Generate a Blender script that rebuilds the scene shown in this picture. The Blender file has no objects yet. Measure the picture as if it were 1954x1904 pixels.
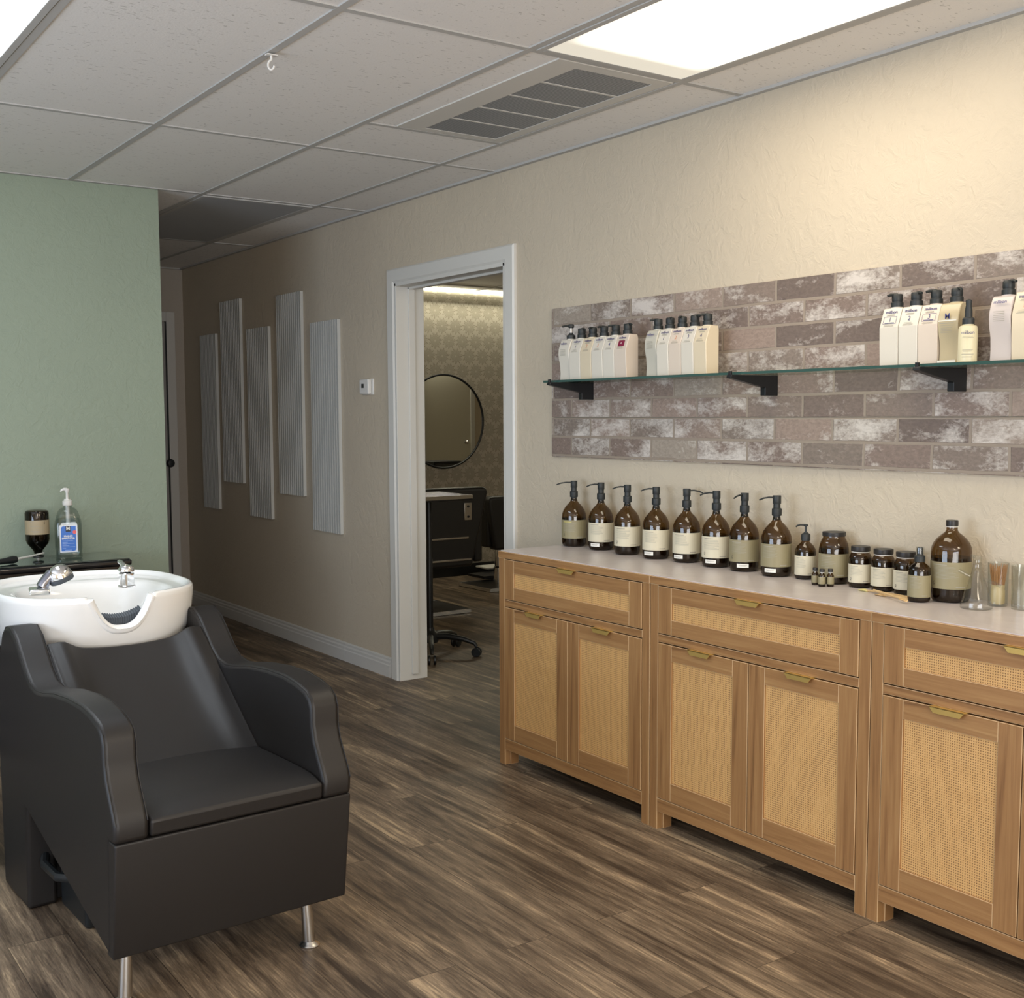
import bpy, bmesh, math, random
from mathutils import Vector, Matrix, noise
random.seed(7)
scene = bpy.context.scene
C = scene.collection
PI = math.pi

# ------------------------------------------------------------------ camera
CAM = dict(f=2232.46, cy=983.24, yaw=0.609224, pitch=0.0850053, roll=0.00397234, h=1.372)
cam_data = bpy.data.cameras.new('camera')
cam_data.sensor_fit = 'HORIZONTAL'
cam_data.sensor_width = 36.0
cam_data.lens = 36.0 * CAM['f'] / 1954.0
cam_data.shift_y = (CAM['cy'] - 952.0) / 1954.0
cam_data.clip_start = 0.02
cam = bpy.data.objects.new('camera', cam_data)
C.objects.link(cam)
_f = Vector((math.sin(CAM['yaw']) * math.cos(CAM['pitch']), math.cos(CAM['yaw']) * math.cos(CAM['pitch']), -math.sin(CAM['pitch'])))
_r = Vector((math.cos(CAM['yaw']), -math.sin(CAM['yaw']), 0))
_d = -_r.cross(_f)
_r2 = math.cos(CAM['roll']) * _r + math.sin(CAM['roll']) * _d
_d2 = -math.sin(CAM['roll']) * _r + math.cos(CAM['roll']) * _d
M3 = Matrix((_r2, -_d2, -_f)).transposed()
cam.matrix_world = Matrix.Translation((0, 0, CAM['h'])) @ M3.to_4x4()
scene.camera = cam

# ------------------------------------------------------------------ world and view
world = bpy.data.worlds.new('world')
scene.world = world
world.use_nodes = True
world.node_tree.nodes['Background'].inputs['Color'].default_value = (0.62, 0.72, 0.90, 1)
world.node_tree.nodes['Background'].inputs['Strength'].default_value = 0.6
scene.view_settings.view_transform = 'Standard'
scene.view_settings.look = 'None'
scene.view_settings.gamma = 1.0
scene.view_settings.use_curve_mapping = False
scene.view_settings.exposure = 0.55

# ------------------------------------------------------------------ lights
def area(name, loc, size, size_y, power, color, rot=(0, 0, 0), spread=PI):
    l = bpy.data.lights.new(name, 'AREA')
    l.shape = 'RECTANGLE'; l.size = size; l.size_y = size_y
    l.energy = power; l.color = color; l.spread = spread
    o = bpy.data.objects.new(name, l); C.objects.link(o)
    o.location = loc; o.rotation_euler = rot
    return o
WARM = (1.0, 0.84, 0.62)
COOL = (0.80, 0.90, 1.0)
P_WARM = 5.5
P_COOL = 8.0
SPR = PI
area('troffer_light', (2.365, 2.24, 2.405), 0.50, 1.14, P_WARM, WARM, spread=SPR)
area('troffer_light', (0.53, 3.72, 2.405), 0.50, 1.14, P_COOL, COOL, spread=SPR)
area('troffer_light', (2.365, -0.8, 2.405), 0.50, 1.14, 21.0, WARM)
area('troffer_light', (0.53, -0.8, 2.405), 0.50, 1.14, 16.0, WARM)
area('window_fill', (-0.4, -2.96, 1.20), 3.7, 1.9, 165.0, (1.0, 0.97, 0.93), rot=(math.radians(135), 0, 0))  # fill added at the unseen back wall, aimed up to brighten the ceiling
area('window_fill', (-2.56, 2.2, 1.25), 2.6, 1.6, 85.0, (0.72, 0.84, 1.0), rot=(math.radians(130), 0, math.radians(-90)))  # bluish fill added from the left, tints the ceiling and green wall
area('led_and_fill_light', (6.4, 2.10, 2.36), 6.0, 0.03, 26.0, (1.0, 0.95, 0.80), rot=(math.radians(20), 0, 0))  # added fill with no strip here, lights the door shown in the mirror
area('led_and_fill_light', (6.4, 8.36, 2.36), 6.0, 0.03, 14.0, (1.0, 0.95, 0.74), rot=(math.radians(-20), 0, 0))

# ------------------------------------------------------------------ materials
MATS = {}
def mat(name, color=(0.5, 0.5, 0.5), rough=0.5, metal=0.0, spec=0.5, coat=0.0, bump=None, emis=None):
    if name in MATS: return MATS[name]
    m = bpy.data.materials.new(name); m.use_nodes = True
    n = m.node_tree.nodes; b = n['Principled BSDF']
    b.inputs['Base Color'].default_value = (*color, 1)
    b.inputs['Roughness'].default_value = rough
    b.inputs['Metallic'].default_value = metal
    b.inputs['Specular IOR Level'].default_value = spec
    b.inputs['Coat Weight'].default_value = coat
    b.inputs['Coat Roughness'].default_value = 0.05
    if emis:
        b.inputs['Emission Color'].default_value = (*emis[0], 1)
        b.inputs['Emission Strength'].default_value = emis[1]
    if bump:
        sc, st, dist = bump
        tc = n.new('ShaderNodeTexCoord'); nz = n.new('ShaderNodeTexNoise'); bp = n.new('ShaderNodeBump')
        nz.inputs['Scale'].default_value = sc; nz.inputs['Detail'].default_value = 4
        bp.inputs['Strength'].default_value = st; bp.inputs['Distance'].default_value = dist
        L = m.node_tree.links
        L.new(tc.outputs['Object'], nz.inputs['Vector']); L.new(nz.outputs['Fac'], bp.inputs['Height']); L.new(bp.outputs['Normal'], b.inputs['Normal'])
    MATS[name] = m
    return m

class NT:
    """tiny node helper"""
    def __init__(s, name):
        s.m = bpy.data.materials.new(name); s.m.use_nodes = True
        s.t = s.m.node_tree; s.b = s.t.nodes['Principled BSDF']; MATS[name] = s.m
    def n(s, typ, **kw):
        nd = s.t.nodes.new('ShaderNode' + typ)
        for k, v in kw.items():
            if k.startswith('i_'):
                nd.inputs[int(k[2:])].default_value = v
            else: setattr(nd, k, v)
        return nd
    def l(s, a, b): s.t.links.new(a, b)
    def val(s, x, sock):
        if isinstance(x, (int, float)): sock.default_value = x
        else: s.l(x, sock)
    def math(s, op, a, b=None, c=None, clamp=False):
        nd = s.n('Math', operation=op); nd.use_clamp = clamp
        s.val(a, nd.inputs[0])
        if b is not None: s.val(b, nd.inputs[1])
        if c is not None: s.val(c, nd.inputs[2])
        return nd.outputs[0]
    def ramp(s, fac, stops, interp='LINEAR'):
        nd = s.n('ValToRGB'); cr = nd.color_ramp; cr.interpolation = interp
        while len(cr.elements) < len(stops): cr.elements.new(0.5)
        for e, (p, c) in zip(cr.elements, stops):
            e.position = p; e.color = (*c, 1) if len(c) == 3 else c
        s.l(fac, nd.inputs[0]); return nd.outputs[0]
    def coord(s, scale=(1, 1, 1), rot=(0, 0, 0), loc=(0, 0, 0)):
        tc = s.n('TexCoord'); mp = s.n('Mapping')
        mp.inputs['Scale'].default_value = scale; mp.inputs['Rotation'].default_value = rot; mp.inputs['Location'].default_value = loc
        s.l(tc.outputs['Object'], mp.inputs['Vector']); return mp.outputs[0]
    def noise(s, vec, scale, detail=3, rough=0.5, dist=0.0):
        nd = s.n('TexNoise'); s.l(vec, nd.inputs['Vector'])
        nd.inputs['Scale'].default_value = scale; nd.inputs['Detail'].default_value = detail
        nd.inputs['Roughness'].default_value = rough; nd.inputs['Distortion'].default_value = dist
        return nd.outputs['Fac']
    def bump(s, h, strength, dist):
        nd = s.n('Bump'); nd.inputs['Strength'].default_value = strength; nd.inputs['Distance'].default_value = dist
        s.l(h, nd.inputs['Height']); s.l(nd.outputs['Normal'], s.b.inputs['Normal'])
    def mix(s, fac, a, b, mode='MIX'):
        nd = s.n('Mix'); nd.data_type = 'RGBA'; nd.blend_type = mode
        s.val(fac, nd.inputs[0])
        for x, k in ((a, 6), (b, 7)):
            if isinstance(x, tuple): nd.inputs[k].default_value = (*x, 1)
            else: s.l(x, nd.inputs[k])
        return nd.outputs[2]

def wall_mat(name, col, k=1.0):
    s = NT(name); v = s.coord()
    a = s.noise(v, 17, 5, 0.6, 0.5)
    b = s.noise(v, 60, 3, 0.5)
    ridge = s.math('SUBTRACT', 1.0, s.math('ABSOLUTE', s.math('MULTIPLY', s.math('SUBTRACT', a, 0.5), 9)), clamp=True)
    h = s.math('ADD', s.math('MULTIPLY', ridge, 0.5), s.math('ADD', s.math('MULTIPLY', a, 1.2), s.math('MULTIPLY', b, 0.35)))
    s.bump(h, 0.27 * k, 0.007)
    big = s.noise(v, 1.3, 2)
    c = s.ramp(big, [(0.3, tuple(x * 0.97 for x in col)), (0.7, tuple(min(1, x * 1.03) for x in col))])
    s.l(c, s.b.inputs['Base Color']); s.b.inputs['Roughness'].default_value = 0.62
    s.b.inputs['Specular IOR Level'].default_value = 0.35
    return s.m
M_beige = wall_mat('beige_plaster', (0.56, 0.485, 0.375))
M_green = wall_mat('sage_plaster', (0.285, 0.335, 0.255))
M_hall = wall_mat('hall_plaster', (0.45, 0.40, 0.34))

def ceiling_mat():
    s = NT('acoustic_tile'); v = s.coord((1, 1, 1))
    v2 = s.coord((45, 120, 40))
    n1 = s.noise(v2, 1.0, 2, 0.5, 0.3)
    spk = s.math('GREATER_THAN', n1, 0.675)
    c = s.mix(s.math('MULTIPLY', spk, 0.6), (0.80, 0.775, 0.745), (0.40, 0.38, 0.35))
    s.l(c, s.b.inputs['Base Color']); s.b.inputs['Roughness'].default_value = 0.9
    n2 = s.noise(v, 160, 2)
    s.bump(s.math('SUBTRACT', n2, spk), 0.25, 0.002)
    return s.m
M_ceil = ceiling_mat()

def floor_mat():
    s = NT('plank_floor')
    tc = s.n('TexCoord'); sep = s.n('SeparateXYZ'); s.l(tc.outputs['Object'], sep.inputs[0])
    cmb = s.n('CombineXYZ'); s.l(sep.outputs[1], cmb.inputs[0]); s.l(sep.outputs[0], cmb.inputs[1])
    br = s.n('TexBrick'); s.l(cmb.outputs[0], br.inputs['Vector'])
    br.offset = 0.37; br.offset_frequency = 2
    for k, vv in (('Color1', (0, 0, 0, 1)), ('Color2', (1, 1, 1, 1)), ('Mortar', (0.5, 0.5, 0.5, 1))): br.inputs[k].default_value = vv
    br.inputs['Scale'].default_value = 1.0; br.inputs['Mortar Size'].default_value = 0.0012
    br.inputs['Brick Width'].default_value = 1.2; br.inputs['Row Height'].default_value = 0.15
    pl = s.n('SeparateColor'); s.l(br.outputs['Color'], pl.inputs[0])
    off = s.math('MULTIPLY', pl.outputs[0], 37.0)
    def streak(sx, sy, det, rough, dist, o2=0):
        cb = s.n('CombineXYZ')
        s.l(s.math('ADD', s.math('MULTIPLY', sep.outputs[0], sx), off), cb.inputs[0])
        s.l(s.math('ADD', s.math('MULTIPLY', sep.outputs[1], sy), s.math('ADD', off, o2)), cb.inputs[1])
        return s.noise(cb.outputs[0], 1.0, det, rough, dist)
    a = streak(11, 0.8, 6, 0.62, 1.3)
    b = streak(42, 1.8, 5, 0.65, 0.7, 5)
    g = streak(170, 13, 5, 0.75, 0.3, 9)
    f = s.math('ADD', s.math('MULTIPLY', a, 0.62), s.math('ADD', s.math('MULTIPLY', b, 0.38), s.math('MULTIPLY', s.math('SUBTRACT', pl.outputs[0], 0.5), 0.05)))
    patch = s.noise(s.coord((7, 3.0, 1)), 1.0, 5, 0.6, 0.5)
    f = s.math('ADD', f, s.math('MULTIPLY', s.math('SUBTRACT', patch, 0.5), 0.22))
    f = s.math('ADD', f, s.math('MULTIPLY', s.math('SUBTRACT', g, 0.5), 0.16))
    f = s.math('ADD', 0.525, s.math('MULTIPLY', s.math('SUBTRACT', f, 0.52), 1.25))
    col = s.ramp(f, [(0.34, (0.050, 0.034, 0.023)), (0.45, (0.115, 0.082, 0.055)), (0.53, (0.180, 0.132, 0.088)), (0.60, (0.265, 0.195, 0.128)), (0.66, (0.42, 0.31, 0.195)), (0.76, (0.50, 0.37, 0.24))])
    col = s.mix(0.5, col, s.ramp(g, [(0.3, (0.5, 0.5, 0.5)), (0.7, (1.35, 1.33, 1.30))]), 'MULTIPLY')
    knot = s.n('TexVoronoi'); knot.feature = 'F1'
    cb = s.n('CombineXYZ'); s.l(s.math('MULTIPLY', sep.outputs[0], 5.0), cb.inputs[0]); s.l(s.math('MULTIPLY', sep.outputs[1], 2.2), cb.inputs[1])
    s.l(cb.outputs[0], knot.inputs['Vector']); knot.inputs['Scale'].default_value = 1.0
    kf = s.math('SUBTRACT', 1.0, s.math('MULTIPLY', s.math('ABSOLUTE', s.math('SUBTRACT', knot.outputs['Distance'], 0.055)), 40), clamp=True)
    col = s.mix(s.math('MULTIPLY', kf, 0.45), col, (0.05, 0.035, 0.025))
    col = s.mix(s.math('MULTIPLY', br.outputs['Fac'], 0.6), col, (0.03, 0.022, 0.016))
    s.l(col, s.b.inputs['Base Color'])
    s.l(s.math('ADD', 0.36, s.math('MULTIPLY', b, 0.2)), s.b.inputs['Roughness'])
    s.b.inputs['Specular IOR Level'].default_value = 0.4
    s.bump(s.math('SUBTRACT', s.math('MULTIPLY', g, 0.6), s.math('MULTIPLY', br.outputs['Fac'], 1.5)), 0.25, 0.0015)
    return s.m
M_floor = floor_mat()

def wood_mat(name, vertical, tint=(1, 1, 1)):
    s = NT(name)
    v = s.coord((1.0, 26, 1.3) if vertical else (1.0, 1.3, 26))
    a = s.noise(v, 1.0, 5, 0.6, 1.2)
    v2 = s.coord((3.0, 150, 6) if vertical else (3.0, 6, 150))
    b = s.noise(v2, 1.0, 3, 0.6, 0.2)
    f = s.math('ADD', s.math('MULTIPLY', a, 0.75), s.math('MULTIPLY', b, 0.25))
    T = lambda c: tuple(x * y for x, y in zip(c, tint))
    c = s.ramp(f, [(0.30, T((0.135, 0.064, 0.026))), (0.42, T((0.265, 0.132, 0.050))), (0.55, T((0.335, 0.178, 0.070))), (0.70, T((0.41, 0.24, 0.10)))])
    s.l(c, s.b.inputs['Base Color']); s.b.inputs['Roughness'].default_value = 0.42
    s.bump(b, 0.1, 0.0008)
    return s.m
M_wv = wood_mat('oak_vertical', True)
M_wh = wood_mat('oak_horizontal', False)
M_edge = mat('pale_oak_edging', (0.55, 0.37, 0.20), 0.4)

def rattan_mat():
    s = NT('woven_rattan')
    tc = s.n('TexCoord'); sep = s.n('SeparateXYZ'); s.l(tc.outputs['Object'], sep.inputs[0])
    P = 0.0066
    u = s.math('MULTIPLY', sep.outputs[1], PI * 2 / P); w = s.math('MULTIPLY', sep.outputs[2], PI * 2 / P)
    su = s.math('SINE', u); sw = s.math('SINE', w)
    dots = s.math('MULTIPLY', s.math('ADD', s.math('MULTIPLY', su, 0.5), 0.5), s.math('ADD', s.math('MULTIPLY', sw, 0.5), 0.5))
    v = s.coord((1, 30, 30)); nz = s.noise(v, 1.0, 3)
    hole = s.math('MULTIPLY', s.math('SUBTRACT', dots, 0.42), 4.0, clamp=True)
    base = s.ramp(nz, [(0.2, (0.58, 0.335, 0.125)), (0.8, (0.68, 0.41, 0.165))])
    c = s.mix(s.math('MULTIPLY', hole, 0.88), base, (0.16, 0.075, 0.026))
    s.l(c, s.b.inputs['Base Color']); s.b.inputs['Roughness'].default_value = 0.5
    s.bump(s.math('SUBTRACT', 1.0, dots), 0.5, 0.0012)
    return s.m
M_rattan = rattan_mat()

def marble_mat():
    s = NT('pale_marble'); v = s.coord((1, 1, 1), (0, 0, 0.5))
    n = s.noise(v, 3.2, 6, 0.6, 2.5)
    vein = s.math('SUBTRACT', 1.0, s.math('MULTIPLY', s.math('ABSOLUTE', s.math('SUBTRACT', n, 0.5)), 10), clamp=True)
    n2 = s.noise(v, 5, 3)
    c = s.mix(s.math('MULTIPLY', vein, s.math('MULTIPLY', n2, 0.55)), (0.60, 0.545, 0.53), (0.47, 0.42, 0.41))
    s.l(c, s.b.inputs['Base Color']); s.b.inputs['Roughness'].default_value = 0.28
    return s.m
M_marble = marble_mat()

def brick_mat():
    s = NT('whitewashed_brick_print')
    tc = s.n('TexCoord'); sep = s.n('SeparateXYZ'); s.l(tc.outputs['Object'], sep.inputs[0])
    cmb = s.n('CombineXYZ')
    wob = s.noise(tc.outputs['Object'], 9, 2)
    s.l(s.math('ADD', s.math('MULTIPLY_ADD', sep.outputs[1], -1.0, 0.015), s.math('MULTIPLY', wob, 0.010)), cmb.inputs[0])
    s.l(s.math('ADD', sep.outputs[2], s.math('MULTIPLY', wob, 0.006)), cmb.inputs[1])
    br = s.n('TexBrick'); s.l(cmb.outputs[0], br.inputs['Vector'])
    br.offset = 0.5
    for k, vv in (('Color1', (0, 0, 0, 1)), ('Color2', (1, 1, 1, 1)), ('Mortar', (0.5, 0.5, 0.5, 1))): br.inputs[k].default_value = vv
    br.inputs['Scale'].default_value = 1.0; br.inputs['Mortar Size'].default_value = 0.0052
    br.inputs['Mortar Smooth'].default_value = 0.25
    br.inputs['Brick Width'].default_value = 0.243; br.inputs['Row Height'].default_value = 0.0758
    pl = s.n('SeparateColor'); s.l(br.outputs['Color'], pl.inputs[0]); p = pl.outputs[0]
    off = s.math('MULTIPLY', p, 61.0)
    cb = s.n('CombineXYZ'); s.l(s.math('ADD', s.math('MULTIPLY', sep.outputs[1], 6.0), off), cb.inputs[0])
    s.l(s.math('ADD', s.math('MULTIPLY', sep.outputs[2], 11.0), off), cb.inputs[1])
    big = s.noise(cb.outputs[0], 1.0, 7, 0.62, 0.35)
    cb2 = s.n('CombineXYZ'); s.l(s.math('MULTIPLY', sep.outputs[1], 60.0), cb2.inputs[0]); s.l(s.math('MULTIPLY', sep.outputs[2], 95.0), cb2.inputs[1])
    fine = s.noise(cb2.outputs[0], 1.0, 4, 0.7, 0.6)
    tone = s.ramp(p, [(0.0, (0.155, 0.118, 0.100)), (0.35, (0.235, 0.175, 0.145)), (0.6, (0.21, 0.17, 0.14)), (0.85, (0.30, 0.225, 0.185)), (1.0, (0.33, 0.28, 0.23))])
    tone = s.mix(0.5, tone, s.ramp(fine, [(0.3, (0.6, 0.6, 0.6)), (0.7, (1.4, 1.4, 1.4))]), 'MULTIPLY')
    f = s.math('ADD', big, s.math('ADD', s.math('MULTIPLY', s.math('SUBTRACT', fine, 0.5), 0.42), s.math('MULTIPLY', s.math('SUBTRACT', s.math('FRACT', s.math('MULTIPLY', p, 7.3)), 0.5), 0.20)))
    wash = s.math('MULTIPLY', s.math('SUBTRACT', f, 0.49), 4.5, clamp=True)
    col = s.mix(s.math('MULTIPLY', wash, 0.85), tone, (0.66, 0.61, 0.56))
    col = s.mix(br.outputs['Fac'], col, (0.30, 0.245, 0.195))
    s.l(col, s.b.inputs['Base Color']); s.b.inputs['Roughness'].default_value = 0.6
    s.bump(s.math('ADD', s.math('MULTIPLY', s.math('SUBTRACT', 1.0, br.outputs['Fac']), 1.0), s.math('MULTIPLY', fine, 0.2)), 0.55, 0.004)
    return s.m
M_brick = brick_mat()

def wallpaper_mat():
    s = NT('starburst_wallpaper')
    tc = s.n('TexCoord'); sep = s.n('SeparateXYZ'); s.l(tc.outputs['Object'], sep.inputs[0])
    PW, PH = 0.135, 0.25
    def burst(ox, oz):
        u = s.math('DIVIDE', s.math('ADD', sep.outputs[0], ox), PW); w = s.math('DIVIDE', s.math('ADD', sep.outputs[2], oz), PH)
        uu = s.math('MULTIPLY', s.math('SUBTRACT', s.math('FRACT', u), 0.5), PW)
        ww = s.math('MULTIPLY', s.math('SUBTRACT', s.math('FRACT', w), 0.5), PH)
        r = s.math('SQRT', s.math('ADD', s.math('MULTIPLY', uu, uu), s.math('MULTIPLY', ww, ww)))
        th = s.math('ARCTAN2', ww, uu)
        ray = s.math('GREATER_THAN', s.math('SINE', s.math('MULTIPLY', th, 30.0)), -0.1)
        jag = s.math('ADD', 0.060, s.math('MULTIPLY', s.math('SINE', s.math('MULTIPLY', th, 11.0)), 0.010))
        inside = s.math('LESS_THAN', r, jag)
        core = s.math('GREATER_THAN', r, 0.008)
        return s.math('MULTIPLY', ray, s.math('MULTIPLY', inside, core))
    f = s.math('MAXIMUM', burst(0, 0), burst(PW / 2, PH / 2))
    c = s.mix(f, (0.50, 0.46, 0.38), (0.30, 0.265, 0.20))
    s.l(c, s.b.inputs['Base Color']); s.b.inputs['Roughness'].default_value = 0.55
    return s.m
M_paper = wallpaper_mat()

def leather_mat(name, col, rough=0.42):
    s = NT(name); v = s.coord()
    vo = s.n('TexVoronoi'); vo.feature = 'DISTANCE_TO_EDGE'; s.l(v, vo.inputs['Vector']); vo.inputs['Scale'].default_value = 420
    s.bump(s.math('MINIMUM', vo.outputs['Distance'], 0.2), 0.25, 0.001)
    s.b.inputs['Base Color'].default_value = (*col, 1); s.b.inputs['Roughness'].default_value = rough
    return s.m
M_leather = leather_mat('black_leather', (0.0095, 0.0078, 0.0072), 0.5)
M_leather2 = leather_mat('salon_chair_leather', (0.016, 0.015, 0.014), 0.42)
M_trim = mat('white_trim_paint', (0.66, 0.645, 0.60), 0.4)
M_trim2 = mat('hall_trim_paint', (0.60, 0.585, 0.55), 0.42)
M_tbar = mat('grid_white_metal', (0.47, 0.46, 0.44), 0.7, spec=0.1)
M_vent = mat('vent_white_metal', (0.60, 0.58, 0.54), 0.6, spec=0.2)
M_black = mat('black_plastic', (0.012, 0.014, 0.015), 0.35)
M_blackgloss = mat('black_gloss', (0.010, 0.011, 0.013), 0.08, coat=0.5)
M_blackmetal = mat('black_metal', (0.014, 0.015, 0.017), 0.38, metal=0.3)
M_pump = mat('charcoal_pump_plastic', (0.018, 0.022, 0.023), 0.5)
M_chrome = mat('chrome', (0.86, 0.87, 0.88), 0.07, metal=1.0)
M_steel = mat('brushed_steel', (0.62, 0.60, 0.57), 0.25, metal=1.0)
M_brass = mat('brushed_brass', (0.78, 0.54, 0.17), 0.38, metal=0.75)
M_ceramic = mat('white_ceramic', (0.80, 0.79, 0.765), 0.10, coat=0.6)
M_rubber = mat('grey_rubber', (0.055, 0.065, 0.078), 0.55)
M_whiteplastic = mat('white_plastic', (0.74, 0.72, 0.68), 0.35)
M_lid = mat('charcoal_lid', (0.020, 0.018, 0.017), 0.4)
M_liquid = mat('dark_liquid', (0.034, 0.025, 0.021), 0.25)
M_cream = mat('cream_label', (0.62, 0.57, 0.43), 0.55)
M_khaki = mat('khaki_label', (0.27, 0.235, 0.135), 0.5)
M_kraft = mat('kraft_label', (0.40, 0.32, 0.20), 0.55)
M_inkdark = mat('label_ink', (0.09, 0.08, 0.06), 0.6)
M_inkgrey = mat('label_ink_grey', (0.33, 0.31, 0.25), 0.6)
M_inkblue = mat('navy_ink', (0.07, 0.07, 0.20), 0.5)
M_inkgold = mat('gold_ink', (0.62, 0.55, 0.16), 0.4)
M_ring = mat('white_ring', (0.75, 0.73, 0.68), 0.4)
M_stick = mat('sticker_white', (0.80, 0.78, 0.72), 0.5)
M_bam = mat('pale_bamboo', (0.62, 0.42, 0.20), 0.5)
M_bamdark = mat('bamboo_whisk', (0.45, 0.22, 0.08), 0.55)

def glass_mat(name, tint, refl=0.5, rough=0.02, edge=None):
    m = bpy.data.materials.new(name); m.use_nodes = True; t = m.node_tree; n = t.nodes
    n.remove(n['Principled BSDF'])
    tr = n.new('ShaderNodeBsdfTransparent'); tr.inputs[0].default_value = (*tint, 1)
    gl = n.new('ShaderNodeBsdfGlossy'); gl.inputs['Roughness'].default_value = rough
    fr = n.new('ShaderNodeLayerWeight'); fr.inputs[0].default_value = 0.5
    mx = n.new('ShaderNodeMixShader')
    pw = n.new('ShaderNodeMath'); pw.operation = 'POWER'; pw.inputs[1].default_value = 4.0
    mu = n.new('ShaderNodeMath'); mu.operation = 'MULTIPLY_ADD'; mu.inputs[1].default_value = 0.55 * refl; mu.inputs[2].default_value = 0.045 * refl; mu.use_clamp = True
    t.links.new(fr.outputs['Facing'], pw.inputs[0]); t.links.new(pw.outputs[0], mu.inputs[0]); t.links.new(mu.outputs[0], mx.inputs[0])
    t.links.new(tr.outputs[0], mx.inputs[1]); t.links.new(gl.outputs[0], mx.inputs[2])
    t.links.new(mx.outputs[0], n['Material Output'].inputs[0])
    MATS[name] = m; return m
M_amber = glass_mat('amber_glass', (0.43, 0.32, 0.18), 1.2, 0.03)
M_clear = glass_mat('clear_glass', (0.93, 0.94, 0.93), 1.3, 0.02)
M_clear2 = glass_mat('clear_plastic', (0.80, 0.83, 0.83), 1.2, 0.05)
M_shelfglass = glass_mat('green_tinted_glass', (0.88, 0.93, 0.90), 1.0, 0.02)
M_shelfedge = mat('glass_edge_green', (0.035, 0.085, 0.075), 0.12)
M_pane = glass_mat('window_glass', (0.95, 0.97, 1.0), 1.0, 0.01)

def diffuser_mat(name, col, strong, weak, axis_c, half):
    """prismatic lens: two tubes glow behind it, dimmer towards the ends"""
    s = NT(name)
    tc = s.n('TexCoord'); sep = s.n('SeparateXYZ'); s.l(tc.outputs['Object'], sep.inputs[0])
    dy = s.math('ABSOLUTE', s.math('SUBTRACT', sep.outputs[1], axis_c[1]))
    dx = s.math('ABSOLUTE', s.math('SUBTRACT', s.math('ABSOLUTE', s.math('SUBTRACT', sep.outputs[0], axis_c[0])), 0.11))
    ey = s.math('MULTIPLY', s.math('SUBTRACT', half - 0.11, dy), 9.0, clamp=True)
    ex = s.math('SUBTRACT', 1.0, s.math('MULTIPLY', s.math('SUBTRACT', dx, 0.09), 13.0), clamp=True)
    k = s.math('MULTIPLY', ey, ex)
    e = s.math('ADD', weak, s.math('MULTIPLY', k, strong))
    s.b.inputs['Base Color'].default_value = (0.55, 0.53, 0.46, 1)
    s.b.inputs['Emission Color'].default_value = (*col, 1)
    s.l(e, s.b.inputs['Emission Strength']); s.b.inputs['Roughness'].default_value = 0.3
    return s.m

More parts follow.
